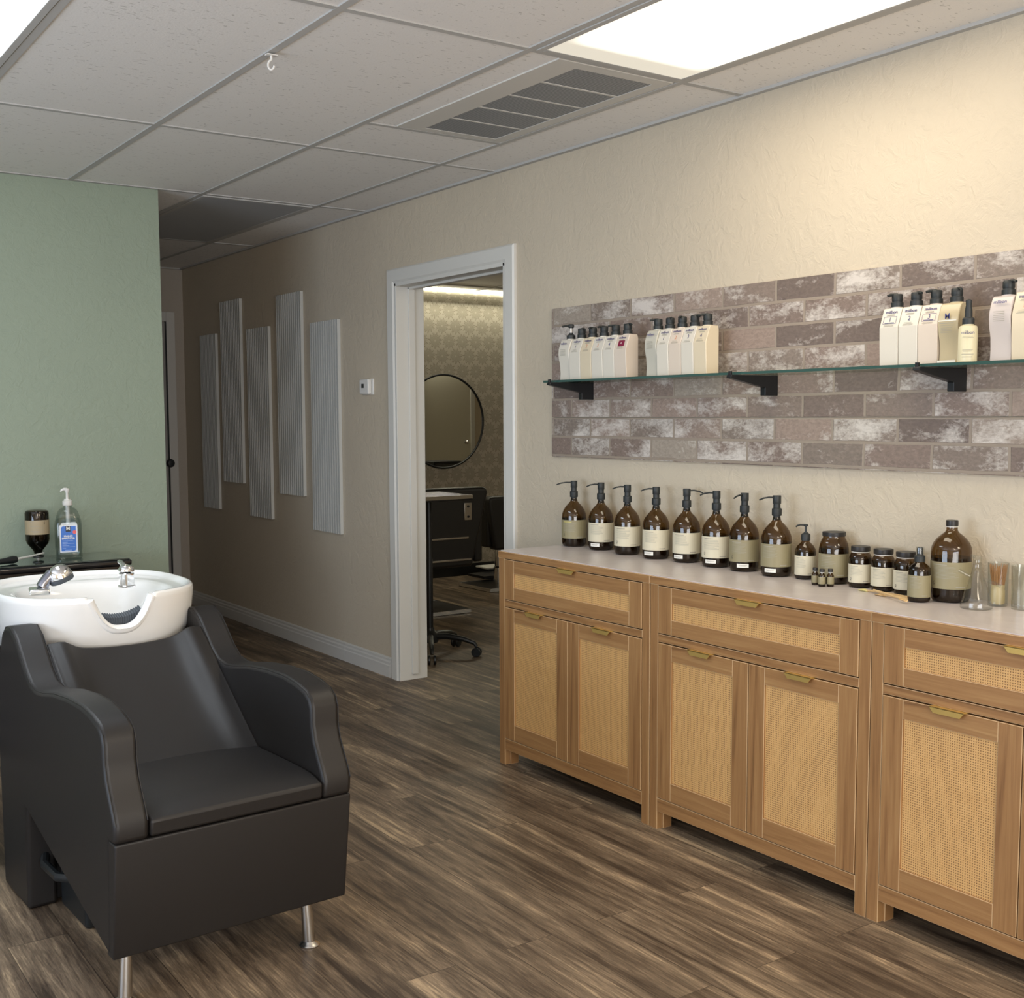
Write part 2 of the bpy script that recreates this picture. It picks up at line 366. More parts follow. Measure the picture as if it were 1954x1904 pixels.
# ------------------------------------------------------------------ builders
class B:
    def __init__(s): s.bm = bmesh.new()
    def box(s, x0, x1, y0, y1, z0, z1):
        v = [s.bm.verts.new(p) for p in ((x0,y0,z0),(x1,y0,z0),(x1,y1,z0),(x0,y1,z0),(x0,y0,z1),(x1,y0,z1),(x1,y1,z1),(x0,y1,z1))]
        for f in ((0,3,2,1),(4,5,6,7),(0,1,5,4),(1,2,6,5),(2,3,7,6),(3,0,4,7)): s.bm.faces.new([v[i] for i in f])
        return s
    def prism(s, poly, axis, a, b):
        def m(p, q, t): return (t, p, q) if axis == 'x' else (p, t, q) if axis == 'y' else (p, q, t)
        A = [s.bm.verts.new(m(p, q, a)) for p, q in poly]; Bv = [s.bm.verts.new(m(p, q, b)) for p, q in poly]
        n = len(poly)
        s.bm.faces.new(A); s.bm.faces.new(Bv[::-1])
        for i in range(n): s.bm.faces.new((A[i], Bv[i], Bv[(i+1) % n], A[(i+1) % n]))
        return s
    def lathe(s, prof, c=(0, 0, 0), seg=32, axis='z', caps=True):
        rings = []
        for r, z in prof:
            ring = []
            for i in range(seg):
                t = 2 * PI * i / seg; x, y = r * math.cos(t), r * math.sin(t)
                p = (c[0]+x, c[1]+y, c[2]+z) if axis == 'z' else (c[0]+x, c[1]+z, c[2]+y) if axis == 'y' else (c[0]+z, c[1]+x, c[2]+y)
                ring.append(s.bm.verts.new(p))
            rings.append(ring)
        for a, b in zip(rings, rings[1:]):
            for i in range(seg): s.bm.faces.new((a[i], a[(i+1) % seg], b[(i+1) % seg], b[i]))
        if caps: s.bm.faces.new(rings[0][::-1]); s.bm.faces.new(rings[-1])
        return s
    def tube(s, pts, r, seg=10, closed=False):
        pts = [Vector(p) for p in pts]; n = len(pts); rings = []
        rr = r if isinstance(r, (list, tuple)) else [r] * n
        up = Vector((0, 0, 1)); prev = None
        for i, p in enumerate(pts):
            if closed: d = (pts[(i+1) % n] - pts[i-1]).normalized()
            else: d = (pts[min(i+1, n-1)] - pts[max(i-1, 0)]).normalized()
            if prev is None:
                a = d.cross(up if abs(d.z) < 0.95 else Vector((1, 0, 0))).normalized()
            else: a = (prev - d * prev.dot(d)).normalized()
            prev = a; b = d.cross(a)
            rings.append([s.bm.verts.new(p + rr[i] * (a * math.cos(2*PI*k/seg) + b * math.sin(2*PI*k/seg))) for k in range(seg)])
        rng = range(n) if closed else range(n - 1)
        for i in rng:
            A, Bv = rings[i], rings[(i+1) % n]
            for k in range(seg): s.bm.faces.new((A[k], A[(k+1) % seg], Bv[(k+1) % seg], Bv[k]))
        if not closed: s.bm.faces.new(rings[0][::-1]); s.bm.faces.new(rings[-1])
        return s
    def xf(s, M):
        bmesh.ops.transform(s.bm, matrix=M, verts=s.bm.verts); return s
    def done(s, name, m, parent=None, smooth=True, bevel=0, bseg=2, bmat=None, ang=35):
        bmesh.ops.recalc_face_normals(s.bm, faces=s.bm.faces)
        me = bpy.data.meshes.new(name); s.bm.to_mesh(me); s.bm.free()
        me.materials.append(m)
        if bmat: me.materials.append(bmat)
        for p in me.polygons: p.use_smooth = smooth
        if smooth: me.set_sharp_from_angle(angle=math.radians(ang))
        o = bpy.data.objects.new(name, me); C.objects.link(o)
        if bevel:
            b = o.modifiers.new('bevel', 'BEVEL'); b.width = bevel; b.segments = bseg; b.limit_method = 'ANGLE'; b.angle_limit = math.radians(40)
            if bmat: b.material = 1
            b.harden_normals = False
        if parent: o.parent = parent
        return o

def tag(o, label, cat, group=None, kind=None):
    o['label'] = label; o['category'] = cat
    if group: o['group'] = group
    if kind: o['kind'] = kind
    return o
def thing(name, label, cat, loc=(0, 0, 0), rz=0.0, group=None):
    o = bpy.data.objects.new(name, None); C.objects.link(o); o.empty_display_size = 0.05
    o.location = loc; o.rotation_euler = (0, 0, rz)
    return tag(o, label, cat, group)
def struct(o):
    o['kind'] = 'structure'; return o

def text(body, size, origin, xdir, ydir, m, parent, name='lettering', align='CENTER', offs=0.0, squash=1.0, extrude=0.0):
    cu = bpy.data.curves.new('t', 'FONT'); cu.body = body; cu.size = size; cu.align_x = align; cu.align_y = 'CENTER'; cu.offset = offs
    cu.resolution_u = 3; cu.extrude = extrude
    to = bpy.data.objects.new('t', cu); C.objects.link(to)
    bpy.context.view_layer.update()
    me = bpy.data.meshes.new_from_object(to.evaluated_get(bpy.context.evaluated_depsgraph_get()))
    bpy.data.objects.remove(to); bpy.data.curves.remove(cu)
    X = Vector(xdir).normalized(); Y = Vector(ydir).normalized(); Z = X.cross(Y)
    Mx = Matrix((X * squash, Y, Z)).transposed().to_4x4(); Mx.translation = Vector(origin)
    me.transform(Mx); me.materials.clear(); me.materials.append(m)
    o = bpy.data.objects.new(name, me); C.objects.link(o)
    if parent: o.parent = parent
    return o

def bars(rows, origin, xdir, ydir, m, parent, name='small_print'):
    """rows of (x0, x1, y, h) rectangles in a plane"""
    b = B(); X = Vector(xdir).normalized(); Y = Vector(ydir).normalized(); O = Vector(origin)
    for x0, x1, y, h in rows:
        vs = [b.bm.verts.new(O + X * p + Y * q) for p, q in ((x0, y - h/2), (x1, y - h/2), (x1, y + h/2), (x0, y + h/2))]
        b.bm.faces.new(vs)
    return b.done(name, m, parent, smooth=False)

# ------------------------------------------------------------------ setting
XW = 2.955; H = 2.44; YG = 5.555; YF = 8.39; YS = 8.465
struct(B().box(-2.7, 10.6, -3.1, 8.6, -0.1, 0).done('floor', M_floor, smooth=False))
struct(B().box(-2.7, 10.6, -3.1, 8.6, H, H + 0.1).done('ceiling', M_ceil, smooth=False))
DY0, DY1, DZ = 4.267, 5.252, 2.040
w = B(); w.box(XW, 3.095, -3.0, DY0, 0, H); w.box(XW, 3.095, DY1, 8.46, 0, H); w.box(XW, 3.095, DY0, DY1, DZ, H)
struct(w.done('wall_right', M_beige, smooth=False))
struct(B().box(-2.6, 1.852, YG, YG + 0.12, 0, H).done('wall_green', M_green, smooth=False))
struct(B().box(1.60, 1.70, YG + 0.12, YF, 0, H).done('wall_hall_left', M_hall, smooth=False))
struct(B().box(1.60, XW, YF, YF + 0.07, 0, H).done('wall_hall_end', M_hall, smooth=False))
w = B(); w.box(-2.7, -2.6, -3.0, 0.9, 0, H); w.box(-2.7, -2.6, 3.5, YG, 0, H); w.box(-2.7, -2.6, 0.9, 3.5, 0, 0.45); w.box(-2.7, -2.6, 0.9, 3.5, 2.05, H)
struct(w.done('wall_left', M_beige, smooth=False))
wf = B()
for a in ((0.9, 0.95, 0.45, 2.05), (3.45, 3.5, 0.45, 2.05), (0.95, 3.45, 0.45, 0.5), (0.95, 3.45, 2.0, 2.05), (2.18, 2.22, 0.5, 2.0)): wf.box(-2.68, -2.62, a[0], a[1], a[2], a[3])
win = struct(wf.done('added_window_2', M_trim, smooth=False))  # unseen opening added on the left as the origin of the bluish fill
B().box(-2.655, -2.65, 0.95, 3.45, 0.5, 2.0).done('pane', M_pane, win, smooth=False)
w = B(); w.box(-2.6, -2.3, -3.1, -3.0, 0, H); w.box(1.5, XW, -3.1, -3.0, 0, H); w.box(-2.3, 1.5, -3.1, -3.0, 0, 0.2); w.box(-2.3, 1.5, -3.1, -3.0, 2.2, H)
struct(w.done('wall_back', M_beige, smooth=False))
wf = B()
for a in ((-2.3, -2.25, 0.2, 2.2), (1.45, 1.5, 0.2, 2.2), (-2.25, 1.45, 0.2, 0.25), (-2.25, 1.45, 2.15, 2.2), (-0.42, -0.38, 0.25, 2.15)): wf.box(a[0], a[1], -3.08, -3.02, a[2], a[3])
win = struct(wf.done('added_window_1', M_trim, smooth=False))  # unseen storefront opening, added and sized to let fill into the room
B().box(-2.25, 1.45, -3.055, -3.05, 0.25, 2.15).done('pane', M_pane, win, smooth=False)
# side room
struct(B().box(3.095, 10.5, YS, YS + 0.1, 0, H).done('wall_side_room_far', M_paper, smooth=False))
struct(B().box(10.5, 10.6, 1.93, YS, 0, H).done('wall_side_room_right', M_beige, smooth=False))
struct(B().box(3.095, 10.5, 1.93, 2.03, 0, H).done('wall_side_room_near', M_beige, smooth=False))
struct(B().box(3.10, 10.5, YS - 0.015, YS, 0, 0.10).done('baseboard_side_room', M_black, smooth=False))

# ceiling grid
L1, L2, L3, L4 = 2.665, 2.062, 1.448, 0.838
g = B(); hw = 0.012
def gx(x, y0, y1): g.box(x - hw, x + hw, y0, y1, H - 0.0045, H + 0.002)
def gy(y, x0, x1): g.box(x0, x1, y - hw, y + hw, H - 0.0040, H + 0.002)
for x in (L1, L2, L3, L4, L4 - 0.61, L4 - 1.22, L4 - 1.83, L4 - 2.44, L4 - 3.05):
    gx(x, -3.0, YG if x < 1.85 else YF)
for y in (-2.02, -0.80, 0.42, 1.64, 2.855, 4.34): gy(y, -2.6, XW)
gy(YG - 0.014, -2.6, XW); gy(7.04, 1.7, XW); gy(3.885, L2, L1)
g.box(XW - 0.022, XW, -3.0, YF, H - 0.010, H + 0.002)
g.box(1.7, XW, YF - 0.02, YF, H - 0.010, H + 0.002)
struct(g.done('trim_1', M_tbar, smooth=False))
g = B()
for x in (3.70, 4.31, 4.92, 5.53, 6.14, 6.75): g.box(x - hw, x + hw, 2.03, YS, H - 0.008, H + 0.002)
for y in (3.4, 4.6, 5.8, 7.0, 8.2): g.box(3.1, 10.5, y - hw, y + hw, H - 0.007, H + 0.002)
struct(g.done('trim_2', M_tbar, smooth=False))

# baseboards with stepped top
def base_profile(): return [(0, 0), (-0.016, 0), (-0.016, 0.062), (-0.013, 0.068), (-0.013, 0.080), (-0.008, 0.088), (-0.008, 0.098), (-0.004, 0.105), (0, 0.105)]
b = B()
b.prism([(XW + p, q) for p, q in base_profile()], 'y', 5.34, 5.868); b.prism([(XW + p, q) for p, q in base_profile()], 'y', 5.870, YF)
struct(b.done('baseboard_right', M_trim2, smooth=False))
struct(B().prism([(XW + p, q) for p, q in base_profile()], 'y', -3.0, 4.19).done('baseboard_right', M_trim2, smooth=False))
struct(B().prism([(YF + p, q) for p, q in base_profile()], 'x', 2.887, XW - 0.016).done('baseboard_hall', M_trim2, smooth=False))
struct(B().prism([(YG + p, q) for p, q in base_profile()], 'x', -2.6, 1.85).done('baseboard_green', M_trim, smooth=False))

# doorway to the side room
d1 = B()
cw = 0.073; ct = 0.018
oy0, oy1, oz = DY0 - cw, DY1 + cw, DZ + cw
prof = [(XW, 0), (XW - 0.010, 0), (XW - ct, 0.012), (XW - ct, cw - 0.008), (XW - 0.012, cw), (XW, cw)]
# mitred casing as one swept strip
ringpts = [(DY1, 0.0, 1, 0), (DY1, DZ, 1, 1), (DY0, DZ, -1, 1), (DY0, 0.0, -1, 0)]
rings = []
for (y, z, sy, sz) in ringpts:
    rings.append([d1.bm.verts.new((px, y + sy * q, z + sz * q)) for px, q in prof])
for A_, B_ in zip(rings, rings[1:]):
    n = len(A_)
    for i in range(n): d1.bm.faces.new((A_[i], A_[(i+1) % n], B_[(i+1) % n], B_[i]))
d1.bm.faces.new(rings[0]); d1.bm.faces.new(rings[-1][::-1])
door1 = struct(d1.done('door_1', M_trim, smooth=False))
j = B(); jt = 0.016
j.box(XW - 0.012, 3.107, DY1 - jt, DY1 + 0.002, 0, DZ); j.box(XW - 0.012, 3.107, DY0 - 0.002, DY0 + jt, 0, DZ); j.box(XW - 0.012, 3.107, DY0, DY1, DZ - jt, DZ + 0.002)
j.done('jamb', M_trim, door1, smooth=False, bevel=0.002)
j = B()
j.box(3.012, 3.048, DY1 - jt - 0.012, DY1 - jt, 0.03, DZ - jt); j.box(3.012, 3.048, DY0 + jt, DY0 + jt + 0.012, 0.03, DZ - jt); j.box(3.012, 3.048, DY0 + jt, DY1 - jt, DZ - jt - 0.012, DZ - jt)
j.done('door_stop', M_trim, door1, smooth=False, bevel=0.002)
# back casing, side room side
j = B(); j.box(3.095, 3.111, DY1, DY1 + cw, 0, DZ + cw); j.box(3.095, 3.111, DY0 - cw, DY0, 0, DZ + cw); j.box(3.095, 3.111, DY0, DY1, DZ, DZ + cw)
j.done('casing', M_trim, door1, smooth=False)

# hallway end door
d = B(); d.box(2.824, 2.886, YF - 0.018, YF, 0, 2.125); d.box(1.93, 2.0, YF - 0.018, YF, 0, 2.125); d.box(2.0, 2.824, YF - 0.018, YF, 2.055, 2.125)
door2 = struct(d.done('door_2', M_trim2, smooth=False, bevel=0.004))
B().box(2.0, 2.813, YF - 0.008, YF, 0.01, 2.050).done('door_slab', mat('grey_door_paint', (0.34, 0.33, 0.31), 0.5), door2, smooth=False)
B().box(2.813, 2.824, YF - 0.010, YF, 0.0, 2.055).done('gap_shade_strip', M_black, door2, smooth=False)  # solid black strip painted as the shade between slab and casing
kn = B(); kn.lathe([(0.012, 0), (0.012, 0.03), (0.028, 0.04), (0.031, 0.055), (0.022, 0.068), (0.004, 0.07)], (0, 0, 0), 20).xf(Matrix.Translation((2.812, YF - 0.008, 1.04)) @ Matrix.Rotation(math.radians(90), 4, 'X'))
kn.done('door_knob', M_black, door2)

# beige door that the round mirror shows
d = B(); d.box(8.75, 8.82, 2.03, 2.05, 0, 2.1); d.box(9.62, 9.69, 2.03, 2.05, 0, 2.1); d.box(8.82, 9.62, 2.03, 2.05, 2.03, 2.1)
door3 = struct(d.done('door_3', M_trim, smooth=False))
B().box(8.82, 9.62, 2.03, 2.042, 0.01, 2.03).done('door_slab', mat('door_paint', (0.60, 0.565, 0.45), 0.5), door3, smooth=False)
kn = B(); kn.lathe([(0.03, 0), (0.03, 0.006), (0.012, 0.01), (0.012, 0.03), (0.028, 0.04), (0.031, 0.055), (0.022, 0.068), (0.004, 0.07)], (0, 0, 0), 20).xf(Matrix.Translation((9.53, 2.042, 0.98)) @ Matrix.Rotation(math.radians(-90), 4, 'X'))
kn.done('door_knob', M_steel, door3)

# ------------------------------------------------------------------ ceiling fixtures
def troffer(x0, x1, y0, y1, label, m, group='recessed fluorescent ceiling lights', slab=0.0):
    cx, cy = (x0 + x1) / 2, (y0 + y1) / 2
    t = thing('ceiling_light', label, 'ceiling light', (cx, cy, H - 0.005), 0, group)
    a, b_ = (x1 - x0) / 2, (y1 - y0) / 2
    f = B(); e = 0.022
    for q in ((-a, -a + e, -b_, b_), (a - e, a, -b_, b_), (-a + e, a - e, -b_, -b_ + e), (-a + e, a - e, b_ - e, b_)): f.box(*q, -0.002, 0.006)
    f.done('frame', M_tbar, t, smooth=False, bevel=0.0015)
    B().box(-a + e, a - e, -b_ + e, b_ - e, -0.001, 0.005).done('diffuser', m, t, smooth=False)
    return t
M_difw = diffuser_mat('warm_lit_lens', (1.0, 0.93, 0.78), 2.0, 0.36, (0, 0), 0.6)
M_difc = diffuser_mat('cool_lit_lens', (0.90, 0.95, 1.0), 2.2, 1.0, (0, 0), 0.75)
troffer(L2 + 0.014, L1 - 0.014, 1.655, 2.842, 'large glowing warm ceiling light panel at top right beside the air vent', M_difw)
troffer(L4 - 0.61 + 0.014, L4 - 0.014, 2.87, 4.325, 'glowing cool white ceiling light panel cut off by top left corner', M_difc)
troffer(L2 + 0.014, L1 - 0.014, -2.0, -0.815, 'ceiling light panel behind the viewer on the brick wall side', M_difw)
troffer(L4 - 0.61 + 0.014, L4 - 0.014, -2.0, -0.815, 'ceiling light panel behind the viewer on the green wall side', M_difw)
M_off = mat('unlit_lens', (0.36, 0.37, 0.38), 0.5)
troffer(L2 + 0.014, L1 - 0.014, YG + 0.015, 7.025, 'dark unlit ceiling light panel over the hallway', M_off)

# air vent
t = thing('ceiling_vent', 'white ceiling air vent with five grey perforated grille sections', 'air vent', (2.42, 3.37, H - 0.003))
vx0, vx1, vy0, vy1 = 2.185, 2.645, 2.875, 3.865
f = B(); cx, cy = 2.42, 3.37
secs = []; s0 = 2.925; sl = 0.172; gap = 0.010
for i in range(5): secs.append((s0 + i * (sl + gap), s0 + i * (sl + gap) + sl))
gx0, gx1 = 2.285, 2.598
def fb(x0, x1, y0, y1): f.box(x0 - cx, x1 - cx, y0 - cy, y1 - cy, -0.0015, 0.008)
fb(vx0, gx0, vy0, vy1); fb(gx1, vx1, vy0, vy1)
ys = [vy0] + [q for s_ in secs for q in s_] + [vy1]
for a, b_ in zip(ys[0::2], ys[1::2]): fb(gx0, gx1, a, b_)
f.done('frame', M_vent, t, smooth=False)
def grille_mat():
    s = NT('perforated_grille'); tc = s.n('TexCoord'); sep = s.n('SeparateXYZ'); s.l(tc.outputs['Object'], sep.inputs[0])
    a = s.math('SINE', s.math('MULTIPLY', sep.outputs[1], 2 * PI / 0.0085)); bb = s.math('SINE', s.math('MULTIPLY', sep.outputs[0], 2 * PI / 0.0085))
    k = s.math('GREATER_THAN', s.math('ADD', a, s.math('MULTIPLY', bb, 0.4)), 0.0)
    s.l(s.mix(k, (0.36, 0.37, 0.38), (0.075, 0.08, 0.085)), s.b.inputs['Base Color']); s.b.inputs['Roughness'].default_value = 0.5
    return s.m
M_grille = grille_mat()
for a, b_ in secs: B().box(gx0 - cx, gx1 - cx, a - cy, b_ - cy, 0.0, 0.004).done('grille', M_grille, t, smooth=False)

# ceiling hook
t = thing('ceiling_hook', 'small white hook clipped to the ceiling grid', 'hook', (L3, 3.30, H - 0.010))
B().box(-0.016, 0.016, -0.010, 0.010, -0.003, 0.0).done('clip', M_whiteplastic, t, smooth=False)
pts = [(0, 0, -0.002), (0.001, 0, -0.020)] + [(0.001 + 0.0 + 0.011 * math.sin(a), 0, -0.036 - 0.0 + 0.014 * math.cos(a)) for a in [math.radians(q) for q in range(30, 30 - 260, -20)]]
pts = [(0, 0, -0.002), (0.0, 0, -0.014)] + [(-0.001 - 0.009 * math.sin(math.radians(q)), 0, -0.030 + 0.013 * math.cos(math.radians(q))) for q in range(20, 270, 20)]
B().tube([(p[0] * 0.82, -p[0] * 0.57, p[2]) for p in pts], 0.0032, 8).done('hook', M_whiteplastic, t)

# ------------------------------------------------------------------ fluted wall panels
pl = [((7.72, 8.01, 0.74, 1.935), 'white fluted wall panel, farthest down the hallway'),
      ((7.28, 7.62, 0.937, 2.134), 'white fluted wall panel hung high, second from the hallway end'),
      ((6.83, 7.17, 0.733, 1.928), 'white fluted wall panel hung low in the middle of the five'),
      ((6.353, 6.70, 0.902, 2.10), 'white fluted wall panel hung high, second from the thermostat'),
      ((5.88, 6.23, 0.715, 1.906), 'white fluted wall panel hung low, nearest the thermostat')]
M_flute = mat('white_fluted_board', (0.52, 0.52, 0.49), 0.5)
M_groove = mat('grey_groove', (0.20, 0.20, 0.195), 0.8)  # groove floors coloured darker than the ridges
for (y0, y1, z0, z1), lab in pl:
    poly = [(XW - 0.001, y0)]; n = 12; pw = (y1 - y0) / n
    for i in range(n):
        a = y0 + i * pw
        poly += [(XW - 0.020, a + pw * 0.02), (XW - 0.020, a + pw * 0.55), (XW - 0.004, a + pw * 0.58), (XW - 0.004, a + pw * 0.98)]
    poly += [(XW - 0.020, y1 - pw * 0.04), (XW - 0.020, y1), (XW - 0.001, y1)]
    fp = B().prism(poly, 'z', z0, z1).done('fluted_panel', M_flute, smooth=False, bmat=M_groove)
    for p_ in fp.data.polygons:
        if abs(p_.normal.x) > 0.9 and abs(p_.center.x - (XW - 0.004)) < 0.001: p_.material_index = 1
    tag(fp, lab, 'wall panel', 'fluted panels on the hallway wall')

# thermostat
t = thing('thermostat', 'small white thermostat on the beige wall left of the doorway', 'thermostat', (XW, 5.555, 1.527))
B().box(-0.008, 0, -0.060, 0.060, -0.042, 0.042).done('back_plate', M_whiteplastic, t, bevel=0.003)
B().box(-0.030, -0.008, -0.042, 0.056, -0.038, 0.040).done('housing', M_whiteplastic, t, bevel=0.005)
B().box(-0.0312, -0.0298, 0.005, 0.030, -0.006, 0.016).done('display', mat('lcd', (0.05, 0.055, 0.05), 0.3), t, smooth=False)

# ------------------------------------------------------------------ cabinets
XC = 2.56
def cabinet(y1, label):
    """y1 = the end farthest from the viewer; parts are built relative to that corner"""
    W = 0.885; D = XW - 0.012 - XC
    t = thing('sideboard_cabinet', label, 'cabinet', (XC, y1, 0), 0, 'rattan front oak cabinets along the wall')
    E = 0.0014
    fr = B()   # carcass, y runs 0 .. -W
    fr.box(0.012, D, -W + 0.012, -0.012, 0.075, 0.100)       # bottom
    fr.box(0.022, D, -W, -W + 0.018, 0.06, 0.820); fr.box(0.022, D, -0.018, 0, 0.06, 0.820)
    fr.box(D - 0.008, D, -W + 0.018, -0.018, 0.06, 0.82)
    fr.box(0.025, D - 0.01, -W + 0.018, -0.018, 0.638, 0.648)
    fr.done('carcass', M_wv, t, smooth=False)
    B().box(-0.003, D, -W, 0, 0.820, 0.846).done('top_board', M_wh, t, smooth=False, bevel=E, bmat=M_edge)
    for y in ((-0.038, -0.0005), (-W + 0.0005, -W + 0.038)): B().box(0, 0.022, y[0], y[1], 0, 0.820).done('stile', M_wv, t, smooth=False, bevel=E, bmat=M_edge)
    for y in ((-0.045, -0.004), (-W + 0.004, -W + 0.045)):
        B().box(0.022, 0.060, y[0], y[1], 0, 0.06).done('leg', M_wv, t, smooth=False, bevel=E, bmat=M_edge)
        B().box(D - 0.04, D - 0.002, y[0], y[1], 0, 0.06).done('leg', M_wv, t, smooth=False)
    B().box(0.0, 0.022, -W + 0.038, -0.038, 0.062, 0.107).done('bottom_rail', M_wh, t, smooth=False, bevel=E, bmat=M_edge)
    B().box(0.0, 0.022, -W + 0.038, -0.038, 0.632, 0.658).done('middle_rail', M_wh, t, smooth=False, bevel=E, bmat=M_edge)
    def handle(p, yc, z):
        h = B(); w2, w1 = 0.050, 0.038
        h.prism([(yc - w2, z + 0.003), (yc + w2, z + 0.003), (yc + w2, z), (yc + w2 - 0.002, z - 0.001), (yc + w1, z - 0.013), (yc - w1, z - 0.013), (yc - w2 + 0.002, z - 0.001), (yc - w2, z)], 'x', -0.016, -0.013)
        h.box(-0.016, 0.012, yc - w2, yc + w2, z + 0.0005, z + 0.003)
        h.done('handle', M_brass, p, smooth=False, bevel=0.0006)
    def front(name, ya, yb, z0, z1, st, rt, rb, hy):
        """ya<yb; stile width st; rails rt, rb"""
        p = B().box(0.004, 0.020, ya + st - 0.003, yb - st + 0.003, z0 + rb - 0.003, z1 - rt + 0.003).done(name, M_rattan, t, smooth=False)
        for q in ((ya, ya + st), (yb - st, yb)): B().box(-0.002, 0.019, q[0], q[1], z0, z1).done('door_stile' if name == 'door' else 'drawer_stile', M_wv, p, smooth=False, bevel=E, bmat=M_edge)
        for q in ((z0, z0 + rb), (z1 - rt, z1)): B().box(-0.002, 0.019, ya + st, yb - st, q[0], q[1]).done('door_rail' if name == 'door' else 'drawer_rail', M_wh, p, smooth=False, bevel=E, bmat=M_edge)
        handle(p, hy, z1)
    i0, i1 = -W + 0.0405, -0.0405
    mid = (i0 + i1) / 2
    front('drawer', i0, i1, 0.6615, 0.8165, 0.063, 0.050, 0.050, mid - 0.0)
    front('door', mid + 0.0015, i1, 0.110, 0.6285, 0.064, 0.052, 0.062, (mid + i1) / 2)
    front('door', i0, mid - 0.0015, 0.110, 0.6285, 0.064, 0.052, 0.062, (mid + i0) / 2)
    return t
cabinet(3.760, 'oak cabinet with rattan doors, beside the doorway')
cabinet(2.873, 'middle oak cabinet with rattan drawer and two rattan doors')
cabinet(1.986, 'nearest oak cabinet with rattan front, cut off by the right edge')
tag(B().box(XC + 0.004, XW - 0.003, 1.101, 3.752, 0.846, 0.849).done('marble_worktop', M_marble, smooth=False), 'continuous thin pale marble surface across the cabinet tops', 'worktop')
ZC = 0.849

# ------------------------------------------------------------------ brick panels, shelf
def brick_panel(z0, z1, lab):
    o = B().box(XW - 0.014, XW - 0.001, 0.9, 3.922, z0, z1).done('brick_panel', M_brick, smooth=False, bevel=0.001)
    return tag(o, lab, 'wall panel', 'printed brick panels behind the shelf')
brick_panel(1.3645, 1.811, 'tall brick print wall panel holding the glass shelf')
brick_panel(1.202, 1.362, 'narrow brick print wall panel below the seam, above the amber bottles')
ZS = 1.5085
sh = tag(B().box(2.752, XW - 0.016, 1.0, 3.722, 1.500, ZS).done('glass_shelf', M_shelfglass, smooth=False), 'long thin green tinted glass shelf on black brackets', 'shelf')
e = B(); e.box(2.7505, 2.752, 0.999, 3.7235, 1.5002, ZS - 0.0002); e.box(2.752, XW - 0.016, 3.722, 3.7235, 1.5002, ZS - 0.0002)
e.done('polished_edge', M_shelfedge, sh, smooth=False)
for yb, lab in ((3.655, 'black shelf bracket at the doorway end of the glass shelf'), (2.69, 'black shelf bracket under the middle of the glass shelf'), (1.99, 'black shelf bracket nearest the right edge')):
    t = thing('shelf_bracket', lab, 'bracket', (XW - 0.014, yb, 1.50), 0, 'black brackets under the glass shelf')
    B().prism([(0, 0), (-0.215, 0), (-0.218, -0.010), (-0.19, -0.016), (-0.060, -0.040), (-0.060, -0.066), (0, -0.066)], 'y', -0.011, 0.011).done('bracket_arm', M_blackmetal, t, smooth=False, bevel=0.002)
    B().box(-0.2150, -0.206, -0.005, 0.005, -0.002, 0.0115).done('front_clip', M_blackmetal, t, smooth=False, bevel=0.001)

